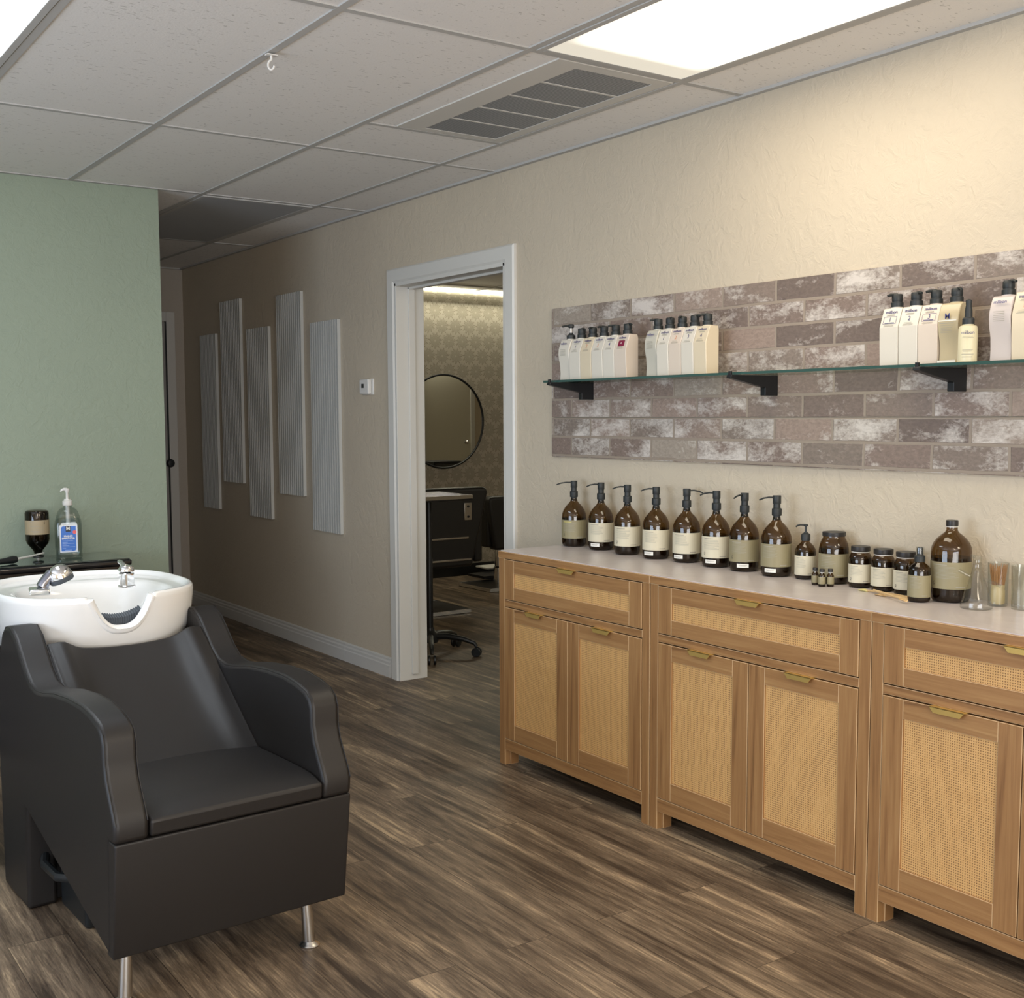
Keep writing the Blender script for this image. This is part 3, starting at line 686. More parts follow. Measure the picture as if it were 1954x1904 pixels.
# ------------------------------------------------------------------ white pump bottles on the shelf
M_wb = [mat('milk_white_bottle', (0.66, 0.62, 0.54), 0.32), mat('cream_bottle', (0.66, 0.57, 0.42), 0.32), mat('pale_pink_bottle', (0.66, 0.57, 0.48), 0.32), mat('pale_grey_bottle', (0.52, 0.50, 0.43), 0.32), mat('lavender_grey_bottle', (0.56, 0.50, 0.47), 0.32), mat('amber_clear_bottle', (0.50, 0.42, 0.27), 0.25)]
M_red = mat('maroon_patch', (0.22, 0.015, 0.05), 0.4)
M_orange = mat('orange_ink', (0.75, 0.33, 0.18), 0.5)
def shelf_bottle(yc, x0, wid, label, group, m, style='angular', num=None, ink=M_inkblue, h=0.162, spout=(-1, 0.3), boxed=False, patch=None, raised=False, numcol=None):
    t = thing('pump_bottle', label, 'bottle', (x0, yc, ZS), 0, group)
    k = h / 0.162; hw_ = wid / 2; d = 0.058
    if style == 'angular': pf = [(0, 0), (-0.003, 0.06*k), (-0.004, 0.108*k), (0.013, 0.155*k), (0.017, h), (0.053, h), (0.057, 0.150*k), (0.058, 0)]
    else: pf = [(0.004, 0), (0.006, 0.03*k), (0.004, 0.06*k), (-0.002, 0.085*k), (-0.005, 0.105*k), (-0.003, 0.125*k), (0.004, 0.145*k), (0.010, 0.157*k), (0.016, h), (0.050, h), (0.058, 0.148*k), (0.060, 0.11*k), (0.056, 0.06*k), (0.058, 0)]
    body = B().prism(pf, 'y', -hw_, hw_).done('bottle_body', m, t, bevel=0.002, bseg=2, ang=20)
    B().lathe([(0.017, 0), (0.017, 0.004)], (0.034, 0, h - 0.0005), 24).done('neck', m, t)
    z = h + 0.003; R = 0.0175
    pm = B()
    if raised:
        pm.lathe([(R, 0), (R, 0.014), (0.012, 0.017), (0.008, 0.020), (0.008, 0.024)], (0.034, 0, z), 24)
        cap = pm.done('pump_collar', M_pump, t)
        B().lathe([(0.0045, 0), (0.0045, 0.020)], (0.034, 0, z + 0.024), 16).done('pump_stem', M_whiteplastic, t)
        hb = B(); hb.lathe([(0.009, 0), (0.012, 0.003), (0.012, 0.012), (0.010, 0.015)], (0.034, 0, z + 0.043), 20)
        zz = z + 0.051; ln = 0.036
    else:
        pm.lathe([(R, 0), (R, 0.0125), (R - 0.0015, 0.014), (R - 0.003, 0.0145), (R - 0.003, 0.017)], (0.034, 0, z), 24)
        pm.done('pump_collar', M_pump, t)
        hb = B(); hb.lathe([(R - 0.003, 0), (R - 0.002, 0.002), (R - 0.002, 0.017), (R - 0.004, 0.020), (0.004, 0.021)], (0.034, 0, z + 0.017), 24)
        zz = z + 0.035; ln = 0.030
    s_ = Vector((spout[0], spout[1], 0)).normalized()
    c0 = Vector((0.034, 0, zz))
    hb.tube([c0, c0 + s_ * ln * 0.7, c0 + s_ * ln + Vector((0, 0, -0.003))], [0.005, 0.0042, 0.0035], 8)
    hb.done('pump_head', M_pump, t)
    # print on the sloping upper face
    if style == 'angular': a, b_ = Vector((-0.004, 0, 0.108*k)), Vector((0.013, 0, 0.155*k))
    else: a, b_ = Vector((-0.0045, 0, 0.105*k)), Vector((-0.0045, 0, 0.150*k))
    up = (b_ - a).normalized(); X = Vector((0, -1, 0)); nrm = X.cross(up)
    o = a + nrm * 0.0012
    L_ = (b_ - a).length
    if style == 'angular':
        text('milbon', 0.0130, o + up * (L_ * 0.90), X, up, ink, t, 'logo_lettering', offs=0.0002, squash=1.12)
        bars([(-0.012, 0.012, L_ * 0.74, 0.0013), (-0.015, 0.013, L_ * 0.69, 0.0012)], o, X, up, M_inkgrey, t)
        if num: text(num, 0.019, o + up * (L_ * 0.44), X, up, numcol or ink, t, 'number')
        if boxed:
            q = []
            for (x0_, x1_, yy, hh) in ((-0.022, 0.022, L_ * 0.62, 0.0009), (-0.022, 0.022, L_ * 0.20, 0.0009), (-0.022, -0.0211, L_ * 0.41, L_ * 0.42), (0.0211, 0.022, L_ * 0.41, L_ * 0.42), (-0.016, 0.016, L_ * 0.25, 0.002)): q.append((x0_, x1_, yy, hh))
            bars(q, o, X, up, ink, t, 'printed_frame')
        bars([(-0.014, 0.010, L_ * 0.20, 0.0010), (-0.016, 0.016, L_ * 0.12, 0.0011), (-0.018, 0.016, L_ * 0.06, 0.0011)], o, X, up, M_inkgrey, t)
        if patch:
            bars([(-0.016, 0.018, L_ * 0.45, L_ * 0.46)], o + nrm * 0.0003, X, up, patch, t, 'colour_patch')
            text('4', 0.013, o + up * (L_ * 0.45) + nrm * 0.0008, X, up, M_stick, t, 'number')
    else:
        o2 = Vector((-0.0075, 0, 0)); U = Vector((0, 0, 1))
        if num:
            text(num, 0.022, Vector((-0.0075, 0, 0.125*k)), X, U, ink, t, 'logo_lettering', offs=0.0002)
            bars([(-0.024, 0.020, 0.107*k, 0.002), (-0.024, 0.022, 0.101*k, 0.001)] + [(-0.020, 0.016, (0.095 - i * 0.004)*k, 0.0012) for i in range(4)], o2, X, U, M_inkgrey, t)
            bars([(-hw_ + 0.003, hw_ - 0.003, 0.114*k, 0.0028), (-hw_ + 0.003, hw_ - 0.003, 0.0065, 0.006)], o2, X, U, M_stick, t, 'clear_band')
        else:
            text('milbon', 0.0125, Vector((-0.0025, 0, 0.146*k)), X, Vector((0.3, 0, 1)), ink, t, 'logo_lettering', offs=0.0003, squash=1.1)
            bars([(-0.016, 0.016, (0.122 - i * 0.0045)*k, 0.0012) for i in range(6)], o2, X, U, M_inkgrey, t)
    return t

G1, G2, G3 = 'white pump bottles at the doorway end of the shelf', 'white pump bottles second cluster on the shelf', 'white pump bottles at the right of the shelf'
P1 = 0.0683
g1 = [(0, 'wavy', None, 'wavy white pump bottle with raised pump at the left end of the shelf', 0, {}),
      (1, 'angular', '1', 'white pump bottle numbered 1 in the leftmost shelf group', 0, {}),
      (2, 'angular', '2', 'cream pump bottle numbered 2 in the leftmost shelf group', 1, {}),
      (3, 'angular', '3', 'white pump bottle numbered 3 in the leftmost shelf group', 0, {}),
      (4, 'angular', '4', 'white pump bottle numbered 4 in the leftmost shelf group, no red patch', 0, {}),
      (5, 'angular', None, 'white pump bottle with a maroon label patch on the shelf', 2, {'patch': M_red})]
sp = [(-1, 0.4), (-0.3, -1), (-1, -0.4), (-1, 0.1), (-1, 0.6), (-0.2, -1), (-1, 0.5), (-0.6, -1)]
for i, st, num, lab, mi, kw in g1:
    shelf_bottle(3.681 - i * P1, 2.822, P1 - 0.002, lab, G1, M_wb[mi], st, num, spout=sp[i], raised=(i == 0), h=0.160, numcol=M_orange if i in (2, 3) else None, **kw)
P2 = 0.0626
g2 = [(0, 'wavy', None, 'greyish wavy pump bottle, left of the second shelf group', 3),
      (1, 'angular', '1', 'white pump bottle numbered 1 in the second shelf group', 0),
      (2, 'angular', '2', 'blush pump bottle numbered 2 in the second shelf group', 2),
      (3, 'angular', '3', 'white pump bottle numbered 3 in the second shelf group', 0),
      (4, 'angular', '4', 'cream pump bottle numbered 4, right of the second shelf group', 1)]
for i, st, num, lab, mi in g2:
    shelf_bottle(3.172 - i * P2, 2.822, P2 - 0.002, lab, G2, M_wb[mi], st, num, spout=sp[(i * 3 + 4) % 8], h=0.166, numcol=M_orange if i == 2 else None)
P3 = 0.0647
g3 = [(0, 'angular', '1', 'white pump bottle with boxed number 1 in the right shelf group', 0, {'boxed': True}),
      (1, 'angular', '2', 'white pump bottle numbered 2 in the right shelf group', 0, {}),
      (2, 'angular', '3', 'white pump bottle with boxed number 3 in the right shelf group', 2, {'boxed': True}),
      (3, 'wavy', 'M', 'translucent tan pump bottle marked with a large M', 5, {})]
for i, st, num, lab, mi, kw in g3:
    shelf_bottle(2.154 - i * P3, 2.822, P3 - 0.002, lab, G3, M_wb[mi], st, num, spout=[(-1, 0.5), (-0.5, -1), (-1, 0.6), (-0.7, -1)][i], h=0.166, **kw)
shelf_bottle(1.806, 2.822, 0.062, 'lavender grey wavy pump bottle right of the small spray bottle', G3, M_wb[4], 'wavy', None, spout=(-0.4, -1), h=0.172)
shelf_bottle(1.741, 2.822, 0.062, 'cream pump bottle with orange print at the right picture edge', G3, M_wb[1], 'angular', 'I', ink=M_inkblue, spout=(-0.2, -1), h=0.178, numcol=M_orange)

t = thing('spray_bottle', 'small pale yellow bottle with tall black nozzle on the shelf', 'bottle', (2.80, 1.885, ZS))
B().lathe([(0.023, 0), (0.0245, 0.002), (0.0245, 0.088), (0.022, 0.096), (0.014, 0.099), (0.014, 0.101)], (0, 0, 0), 32).done('bottle_body', mat('pale_yellow_bottle', (0.68, 0.62, 0.42), 0.32), t)
B().lathe([(0.0155, 0), (0.0155, 0.015), (0.012, 0.018)], (0, 0, 0.101), 24).done('collar', M_pump, t)
B().lathe([(0.010, 0), (0.0095, 0.020), (0.0075, 0.034), (0.0080, 0.036), (0.0080, 0.046), (0.004, 0.049)], (0, 0, 0.118), 24).done('nozzle', M_pump, t)
vd = Vector((-2.80, -1.885, 0)).normalized(); vr = Vector((-vd.y, vd.x, 0))
text('milbon', 0.0125, vd * 0.0265 + Vector((0, 0, 0.078)), vr, (0, 0, 1), M_inkblue, t, 'logo_lettering', offs=0.00005, squash=0.95)
bars([(-0.013, 0.013, 0.068, 0.0012), (-0.014, 0.014, 0.0645, 0.0012), (-0.013, 0.013, 0.032, 0.0012), (-0.012, 0.010, 0.029, 0.0012), (-0.015, 0.015, 0.021, 0.0014), (-0.014, 0.012, 0.014, 0.0014)], vd * 0.0262, vr, (0, 0, 1), M_inkgrey, t)

# ------------------------------------------------------------------ amber bottles
def view_angle(x, y): return math.atan2(-y, -x)
def cyl_print(items, r, phi0, m, parent, name='small_print'):
    """items of (arc offset start, end, z, h) wrapped on radius r"""
    b = B()
    for a0, a1, z, h in items:
        n = max(2, int(abs(a1 - a0) / 0.006))
        lo = []; hi = []
        for i in range(n + 1):
            ph = phi0 + (a0 + (a1 - a0) * i / n) / r
            lo.append(b.bm.verts.new((r * math.cos(ph), r * math.sin(ph), z - h/2))); hi.append(b.bm.verts.new((r * math.cos(ph), r * math.sin(ph), z + h/2)))
        for i in range(n): b.bm.faces.new((lo[i], lo[i+1], hi[i+1], hi[i]))
    return b.done(name, m, parent, smooth=False)
def cyl_ring(r, phi0, a, z, rad, m, parent):
    b = B(); n = 16; vi = []; vo = []
    for i in range(n):
        th = 2 * PI * i / n
        for R_, lst in ((rad, vo), (rad * 0.68, vi)):
            ph = phi0 + (a + R_ * math.cos(th)) / r
            lst.append(b.bm.verts.new((r * math.cos(ph), r * math.sin(ph), z + R_ * 1.2 * math.sin(th))))
    for i in range(n): b.bm.faces.new((vi[i], vi[(i+1) % n], vo[(i+1) % n], vo[i]))
    for a0 in (-0.0025, 0.0005):
        p = [phi0 + (a + a0) / r, phi0 + (a + a0 + 0.0012) / r]
        b.bm.faces.new([b.bm.verts.new((r * math.cos(q), r * math.sin(q), zz)) for q, zz in ((p[0], z - rad * 2), (p[1], z - rad * 2), (p[1], z - rad), (p[0], z - rad))])
    return b.done('round_mark', m, parent, smooth=False)

def wrapped_label(r, z0, z1, m, parent, phi0, ink=M_inkgrey, ring=False, head=None, seed=0, n=9, wide=0.62):
    lb = B().lathe([(r + 0.0004, z0), (r + 0.0008, z0 + 0.0005), (r + 0.0008, z1 - 0.0005), (r + 0.0004, z1)], (0, 0, 0), 48, caps=False).done('label', m, parent)
    rnd = random.Random(seed); rr = r + 0.0013; hgt = z1 - z0
    left = -r * 0.95; w_ = r * 1.9 * wide
    rows = []
    for i in range(n):
        z = z1 - hgt * (0.17 + 0.052 * i * (9 / n))
        rows.append((left, left + w_ * rnd.uniform(0.72, 1.0), z, hgt * 0.012))
    rows.append((r * 0.25, r * 0.75, z0 + hgt * 0.085, hgt * 0.035))
    cyl_print(rows, rr, phi0, ink, lb)
    cyl_print([(left, left + r * 0.75, z1 - hgt * 0.10, hgt * 0.03)], rr, phi0, head or ink, lb, 'title_print')
    if ring: cyl_ring(rr, phi0, -r * 0.90, z0 + hgt * 0.22, hgt * 0.05, M_inkdark, lb)
    return lb

BIGP = [(0.036, 0), (0.044, 0.002), (0.0485, 0.008), (0.050, 0.018), (0.050, 0.122), (0.0485, 0.134), (0.0440, 0.147), (0.0365, 0.160), (0.027, 0.171), (0.018, 0.180), (0.0140, 0.187), (0.0125, 0.196)]
def pump_bottle(x, y, label, group, lm, liq, dirn, z0=0.034, z1=0.110, ring=False, sticker=None, head=None, k=1.0, seed=0, sl=0.048):
    t = thing('amber_pump_bottle', label, 'bottle', (x, y, ZC), 0, group)
    ph = view_angle(x, y)
    prof = [(r * k, z * k) for r, z in BIGP]
    B().lathe(prof, (0, 0, 0.0005), 48).done('bottle_glass', M_amber, t)
    lp = [(r * k - 0.0018, z * k + (0.002 if i == 0 else 0)) for i, (r, z) in enumerate(BIGP) if z < liq]
    rl = lp[-1][0]
    B().lathe(lp + [(rl, liq * k)], (0, 0, 0.0005), 40).done('liquid', M_liquid, t)
    lb = wrapped_label(0.050 * k, z0 * k, z1 * k, lm, t, ph, ring=ring, head=head, seed=seed)
    pc = B().lathe([(0.0118, 0.187), (0.0118, 0.2005), (0.0158, 0.2015), (0.0165, 0.204), (0.0165, 0.224), (0.0150, 0.226), (0.0118, 0.227), (0.0118, 0.241)], (0, 0, 0), 28)
    pc.xf(Matrix.Scale(k, 4)); pc.done('pump_collar', M_pump, t)
    ps = B().lathe([(0.0132, 0.241), (0.0138, 0.242), (0.0138, 0.2675), (0.0132, 0.2685)], (0, 0, 0), 28)
    a = ph + dirn; dx, dy = math.cos(a), math.sin(a)
    pts = [(dx * q, dy * q, zz) for q, zz in ((0.010, 0.2615), (0.010 + sl * 0.35, 0.262), (0.010 + sl * 0.7, 0.259), (0.010 + sl, 0.2525))]
    ps.tube(pts, [0.0032, 0.0030, 0.0028, 0.0026], 10); ps.xf(Matrix.Scale(k, 4)); ps.done('pump_head', M_pump, t)
    if sticker is not None:
        st = B(); rr = 0.050 * k + 0.0006
        s_ = cyl_print([(sticker - 0.020, sticker + 0.020, z0 * k - 0.0115, 0.0125)], rr, ph, M_stick, t, 'price_sticker')
        cyl_print([(sticker - 0.014, sticker + 0.014, z0 * k - 0.0095, 0.0011), (sticker - 0.012, sticker + 0.010, z0 * k - 0.0125, 0.0011)], rr + 0.0005, ph, M_inkgrey, s_)
    return t
LEFT, RIGHT = -PI / 2, PI / 2      # along the picture's left / right as seen from the camera
GA = 'large amber pump bottles lined up on the counter'
bigs = [
 ((2.860, 3.665), 'amber pump bottle nearest the doorway, khaki label and pale base', M_khaki, 0.118, LEFT, dict(ring=True, head=M_inkgold, sl=0.062)),
 ((2.866, 3.501), 'amber pump bottle, second from the doorway, cream label with sticker', M_cream, 0.116, LEFT, dict(sticker=-0.026, ring=False)),
 ((2.848, 3.322), 'amber pump bottle with cream label and no sticker, third from the doorway', M_cream, 0.113, LEFT, dict(ring=True)),
 ((2.848, 3.161), 'amber pump bottle, fourth from the doorway, cream label and left sticker', M_cream, 0.113, LEFT, dict(sticker=-0.030)),
 ((2.864, 3.017), 'amber pump bottle whose spout points right, cream label', M_cream, 0.114, RIGHT, dict(sticker=-0.033)),
 ((2.857, 2.862), 'amber pump bottle right of the one whose spout points right', M_cream, 0.114, LEFT, dict(ring=True, sticker=-0.020)),
 ((2.855, 2.728), 'amber pump bottle with khaki label and centred sticker, seventh from the doorway', M_khaki, 0.114, LEFT + 0.9, dict(ring=True, sticker=-0.004)),
 ((2.846, 2.577), 'amber pump bottle with khaki label beside the small pump bottle', M_khaki, 0.114, LEFT, dict(sticker=-0.020)),
]
for i, ((x, y), lab, lm, liq, dn, kw) in enumerate(bigs):
    pump_bottle(x + 0.026, y + 0.036, lab, GA, lm, liq, dn, seed=i, k=0.975, **kw)

# small pump bottle
t = thing('amber_pump_bottle', 'small amber pump bottle with cream label and thin arched spout', 'bottle', (2.892, 2.508, ZC)); ph = view_angle(2.892, 2.508)
SP = [(0.026, 0), (0.031, 0.003), (0.033, 0.010), (0.033, 0.086), (0.031, 0.096), (0.025, 0.106), (0.017, 0.114), (0.0125, 0.119), (0.0115, 0.124)]
B().lathe(SP, (0, 0, 0.0005), 40).done('bottle_glass', M_amber, t)
B().lathe([(r - 0.0016, z + 0.001) for r, z in SP if z < 0.09], (0, 0, 0.0005), 32).done('liquid', M_liquid, t)
wrapped_label(0.033, 0.014, 0.076, M_cream, t, ph, seed=21, wide=0.55, n=8)
B().lathe([(0.0145, 0.123), (0.0145, 0.141), (0.012, 0.145), (0.007, 0.147), (0.007, 0.149)], (0, 0, 0), 24).done('pump_collar', M_pump, t)
ps = B().lathe([(0.0034, 0.149), (0.0034, 0.168), (0.0065, 0.169), (0.0068, 0.173), (0.004, 0.175)], (0, 0, 0), 16)
a = ph + LEFT; ps.tube([(math.cos(a) * q, math.sin(a) * q, z) for q, z in ((0, 0.172), (0.018, 0.1725), (0.026, 0.170), (0.031, 0.166))], 0.0026, 8); ps.done('pump_head', M_pump, t)

def jar(x, y, r, z_sh, z_neck, rn, z_lid, lm, z0, z1, label, group, ring=True, seed=0, mark=False):
    t = thing('amber_jar', label, 'jar', (x, y, ZC), 0, group); ph = view_angle(x, y)
    P = [(r * 0.86, 0), (r * 0.95, 0.003), (r, 0.010), (r, z_sh), (r * 0.985, z_sh + (z_neck - z_sh) * 0.25), (r * 0.93, z_sh + (z_neck - z_sh) * 0.55), (rn + (r - rn) * 0.35, z_sh + (z_neck - z_sh) * 0.85), (rn, z_neck), (rn, z_neck + 0.006)]
    B().lathe(P, (0, 0, 0.0005), 40).done('jar_glass', M_amber, t)
    B().lathe([(q - 0.002, z + 0.001) for q, z in P[:5]], (0, 0, 0.0005), 32).done('contents', M_liquid, t)
    wrapped_label(r, z0, z1, lm, t, ph, ring=mark, seed=seed, n=7)
    if ring: B().lathe([(rn + 0.0008, z_neck + 0.0025), (rn + 0.0012, z_neck + 0.005)], (0, 0, 0), 32).done('seal_ring', M_ring, t)
    B().lathe([(rn + 0.0018, z_neck + 0.006), (rn + 0.0022, z_neck + 0.008), (rn + 0.0022, z_lid - 0.0015), (rn + 0.001, z_lid)], (0, 0, 0), 40).done('lid', M_lid, t)
    return t
jar(2.891, 2.394, 0.0455, 0.098, 0.141, 0.0335, 0.160, M_khaki, 0.022, 0.094, 'large amber jar with khaki label and black lid behind three tiny bottles', None, ring=False, seed=31)
GJ = 'amber jars with cream labels on the counter'
jar(2.886, 2.288, 0.0345, 0.082, 0.104, 0.0262, 0.125, M_cream, 0.016, 0.072, 'cream labelled amber jar, left of the touching pair', GJ, seed=32, mark=True)
jar(2.880, 2.200, 0.0345, 0.082, 0.104, 0.0262, 0.125, M_cream, 0.016, 0.072, 'cream labelled amber jar, right of the touching pair', GJ, seed=33)
jar(2.874, 2.117, 0.0335, 0.082, 0.104, 0.0255, 0.125, M_cream, 0.016, 0.072, 'cream labelled amber jar partly behind the spray bottle', GJ, seed=34, mark=True)

# spray bottle
t = thing('amber_spray_bottle', 'small amber spray bottle with khaki label and clear cap', 'bottle', (2.791, 2.010, ZC)); ph = view_angle(2.791, 2.010)
P = [(0.025, 0), (0.029, 0.003), (0.0307, 0.009), (0.0307, 0.086), (0.029, 0.094), (0.023, 0.102), (0.015, 0.108), (0.0115, 0.113)]
B().lathe(P, (0, 0, 0.0005), 36).done('bottle_glass', M_amber, t)
B().lathe([(q - 0.0016, z + 0.001) for q, z in P if z < 0.09], (0, 0, 0.0005), 32).done('liquid', M_liquid, t)
wrapped_label(0.0307, 0.015, 0.076, M_khaki, t, ph, seed=41, n=8)
B().lathe([(0.0145, 0.112), (0.0145, 0.128), (0.012, 0.130)], (0, 0, 0), 24).done('collar', M_pump, t)
B().lathe([(0.0085, 0.130), (0.0085, 0.150), (0.006, 0.153)], (0, 0, 0), 20).done('spray_head', M_pump, t)
B().lathe([(0.0110, 0.129), (0.0112, 0.150), (0.0105, 0.154), (0.002, 0.1545)], (0, 0, 0), 24, caps=False).done('clear_cap', M_clear, t)

# big capped bottle
t = thing('amber_bottle', 'largest amber bottle with a narrow black screw cap, khaki label', 'bottle', (2.872, 1.966, ZC)); ph = view_angle(2.872, 1.966)
P = [(0.040, 0), (0.049, 0.003), (0.053, 0.010), (0.0545, 0.022), (0.0545, 0.140), (0.053, 0.152), (0.048, 0.164), (0.039, 0.176), (0.028, 0.186), (0.019, 0.193), (0.0155, 0.199), (0.0150, 0.206), (0.0150, 0.212)]
B().lathe(P, (0, 0, 0.0005), 48).done('bottle_glass', M_amber, t)
B().lathe([(q - 0.002, z + 0.001) for q, z in P[:4]] + [(0.0525, 0.124)], (0, 0, 0.0005), 40).done('liquid', M_liquid, t)
wrapped_label(0.0545, 0.039, 0.114, M_khaki, t, ph, ring=True, seed=51, n=10, wide=0.72)
B().lathe([(0.0158, 0.2085), (0.0162, 0.2105)], (0, 0, 0), 32).done('seal_ring', M_ring, t)
B().lathe([(0.0164, 0.2115), (0.0166, 0.213), (0.0166, 0.226), (0.0155, 0.2275)], (0, 0, 0), 32).done('cap', M_lid, t)

# vials
GV = 'three tiny amber bottles in front of the large jar'
for i, (x, y, lab) in enumerate(((2.810, 2.397, 'leftmost of the three tiny amber bottles'), (2.800, 2.362, 'middle and frontmost of the three tiny amber bottles'), (2.821, 2.347, 'rightmost of the three tiny amber bottles'))):
    t = thing('amber_vial', lab, 'bottle', (x, y, ZC), 0, GV)
    B().lathe([(0.0095, 0), (0.0107, 0.002), (0.0107, 0.031), (0.0095, 0.036), (0.0065, 0.039), (0.0062, 0.044)], (0, 0, 0.0003), 20).done('bottle_glass', M_amber, t)
    B().lathe([(0.0088, 0.001), (0.0095, 0.003), (0.0095, 0.030)], (0, 0, 0.0003), 16).done('liquid', M_liquid, t)
    B().lathe([(0.0110, 0.008), (0.0112, 0.009), (0.0112, 0.029), (0.0110, 0.030)], (0, 0, 0), 20, caps=False).done('label', M_khaki, t)
    B().lathe([(0.0072, 0.0425), (0.0074, 0.044)], (0, 0, 0), 20).done('seal_ring', M_ring, t)
    B().lathe([(0.0078, 0.0445), (0.0080, 0.046), (0.0080, 0.053), (0.007, 0.054)], (0, 0, 0), 20).done('cap', M_lid, t)

# wooden spoons
def spoon(p0, p1, label, bowl=0.011, mm=M_bam, tipmat=None, z=0.0):
    a = Vector((p0[0], p0[1], 0)); b_ = Vector((p1[0], p1[1], 0)); L_ = (b_ - a).length; ang = math.atan2(b_.y - a.y, b_.x - a.x)
    t = thing('wooden_spoon', label, 'spoon', (a.x, a.y, ZC + z), ang, 'small wooden spoons on the marble counter')
    bb = B(); n = 14; m_ = 10; rows = []
    for i in range(n + 1):
        s_ = i / n; x = s_ * 0.036
        w_ = bowl * math.sin(PI * min(1, 0.08 + s_ * 0.86)) ** 0.7
        rows.append([bb.bm.verts.new((x, w_ * (2 * j_ / m_ - 1), 0.0015 + 0.005 * (2 * j_ / m_ - 1) ** 2 * (w_ / bowl))) for j_ in range(m_ + 1)])
    for i in range(n):
        for j_ in range(m_): bb.bm.faces.new((rows[i][j_], rows[i+1][j_], rows[i+1][j_+1], rows[i][j_+1]))
    o = bb.done('bowl', tipmat or mm, t); sol = o.modifiers.new('thick', 'SOLIDIFY'); sol.thickness = 0.0018; sol.offset = 1
    B().tube([(0.034, 0, 0.004), (0.05, 0, 0.005), (L_ * 0.6, 0, 0.0055), (L_, 0, 0.004)], [0.0032, 0.0026, 0.0034, 0.0042], 8).done('handle', mm, t)
spoon((2.790, 2.155), (2.779, 2.022), 'wooden spoon with a broad bowl, pointing at the spray bottle')
spoon((2.825, 2.243), (2.805, 2.050), 'wooden spoon with a pale golden bowl, furthest left', 0.008, M_bam, mat('golden_spoon', (0.70, 0.62, 0.25), 0.35))
spoon((2.722, 2.000), (2.800, 2.170), 'wooden spoon whose bowl lies nearest the counter edge', 0.0085, M_bam, z=0.007)

# glass flask with side arms
t = thing('glass_flask', 'clear conical glass flask with angled side arm', 'flask', (2.808, 1.842, ZC))
B().lathe([(0.036, 0), (0.041, 0.002), (0.0415, 0.008), (0.036, 0.030), (0.025, 0.065), (0.014, 0.100), (0.0110, 0.115), (0.0105, 0.140), (0.012, 0.1425)], (0, 0, 0.0005), 40).done('flask_body', M_clear, t)
ph = view_angle(2.808, 1.842)
def scr(r_, f_, z): # right, toward viewer
    return (math.cos(ph + PI/2) * r_ + math.cos(ph) * f_, math.sin(ph + PI/2) * r_ + math.sin(ph) * f_, z)
B().tube([scr(-0.018, 0.004, 0.088), scr(-0.046, 0.006, 0.103)], 0.0052, 12).done('side_arm', M_clear, t)
B().tube([scr(-0.012, 0.0, 0.138), scr(-0.012, 0.0, 0.146)], 0.006, 12).done('mouth_joint', M_clear, t)
B().tube([scr(0.016, 0.010, 0.083), scr(0.060, 0.014, 0.066)], 0.0050, 12).done('glass_rod', M_clear, t)

def tumbler(x, y, label):
    t = thing('glass_tumbler', label, 'glass', (x, y, ZC))
    B().lathe([(0.024, 0), (0.0255, 0.002), (0.0275, 0.118), (0.0262, 0.118), (0.0240, 0.006), (0.001, 0.005)], (0, 0, 0.0005), 36).done('glass_body', M_clear, t)
tumbler(2.900, 1.838, 'clear glass tumbler holding a bamboo whisk')
w_ = thing('bamboo_whisk', 'brown bamboo whisk standing in the glass tumbler', 'whisk', (2.900, 1.838, ZC + 0.0065))
B().lathe([(0.0175, 0), (0.0185, 0.002), (0.0185, 0.036), (0.0170, 0.040), (0.0180, 0.044), (0.0175, 0.052)], (0, 0, 0), 24).done('handle', mat('whisk_handle', (0.66, 0.52, 0.28), 0.5), w_)
bb = B()
for i in range(26):
    a = 2 * PI * i / 26
    bb.tube([(0.015 * math.cos(a), 0.015 * math.sin(a), 0.050), (0.020 * math.cos(a), 0.020 * math.sin(a), 0.085), (0.0225 * math.cos(a), 0.0225 * math.sin(a), 0.105 + 0.004 * math.sin(i * 2.1))], [0.0016, 0.0016, 0.0008], 5)
bb.lathe([(0.006, 0.05), (0.008, 0.09), (0.003, 0.10)], (0, 0, 0), 12)
bb.done('tines', M_bamdark, w_)
tumbler(2.895, 1.765, 'clear glass tumbler cut off by the right edge')

# ------------------------------------------------------------------ backwash chair with basin
U0 = thing('backwash_chair', 'black leather backwash chair with white ceramic basin and chrome legs', 'salon chair', (0.73, 2.66, 0), math.radians(2.5))
Wd = 0.612; AT = 0.082
side = [(0.020, 0.123), (0.002, 0.404), (-0.034, 0.404), (-0.039, 0.450), (-0.026, 0.478), (-0.008, 0.508), (0.012, 0.545), (0.022, 0.585), (0.022, 0.625), (0.032, 0.650), (0.060, 0.668), (0.11, 0.680), (0.18, 0.688), (0.28, 0.687), (0.40, 0.677), (0.50, 0.660),
        (0.560, 0.654), (0.615, 0.662), (0.660, 0.690), (0.705, 0.730), (0.750, 0.768), (0.800, 0.789), (0.845, 0.785), (0.885, 0.755), (0.915, 0.70), (0.955, 0.60), (0.965, 0.50), (0.960, 0.02), (0.955, 0.0), (0.710, 0.0), (0.700, 0.293)]
for u in (0.0, Wd - AT):
    B().prism(side, 'x', u, u + AT).done('side_arm', M_leather, U0, bevel=0.012, bseg=4, ang=50)
    sx = (0.004, AT - 0.004)
    top = side[3:26]
    # piping seams follow the arm's top edge
    for q in sx:
        B().tube([(u + q, v, z + 0.0005) for v, z in [(-0.0375 + 0.0, 0.450)] + [(v_ * 1.0, z_ - 0.0035) for v_, z_ in side[4:24]]], 0.0016, 6).done('seam', M_leather, U0)
B().prism([(0.004, 0.121), (0.045, 0.121), (0.045, 0.405), (-0.033, 0.405), (-0.034, 0.398)], 'x', 0.002, Wd - 0.002).done('front_panel', M_leather, U0, bevel=0.004, bseg=3)
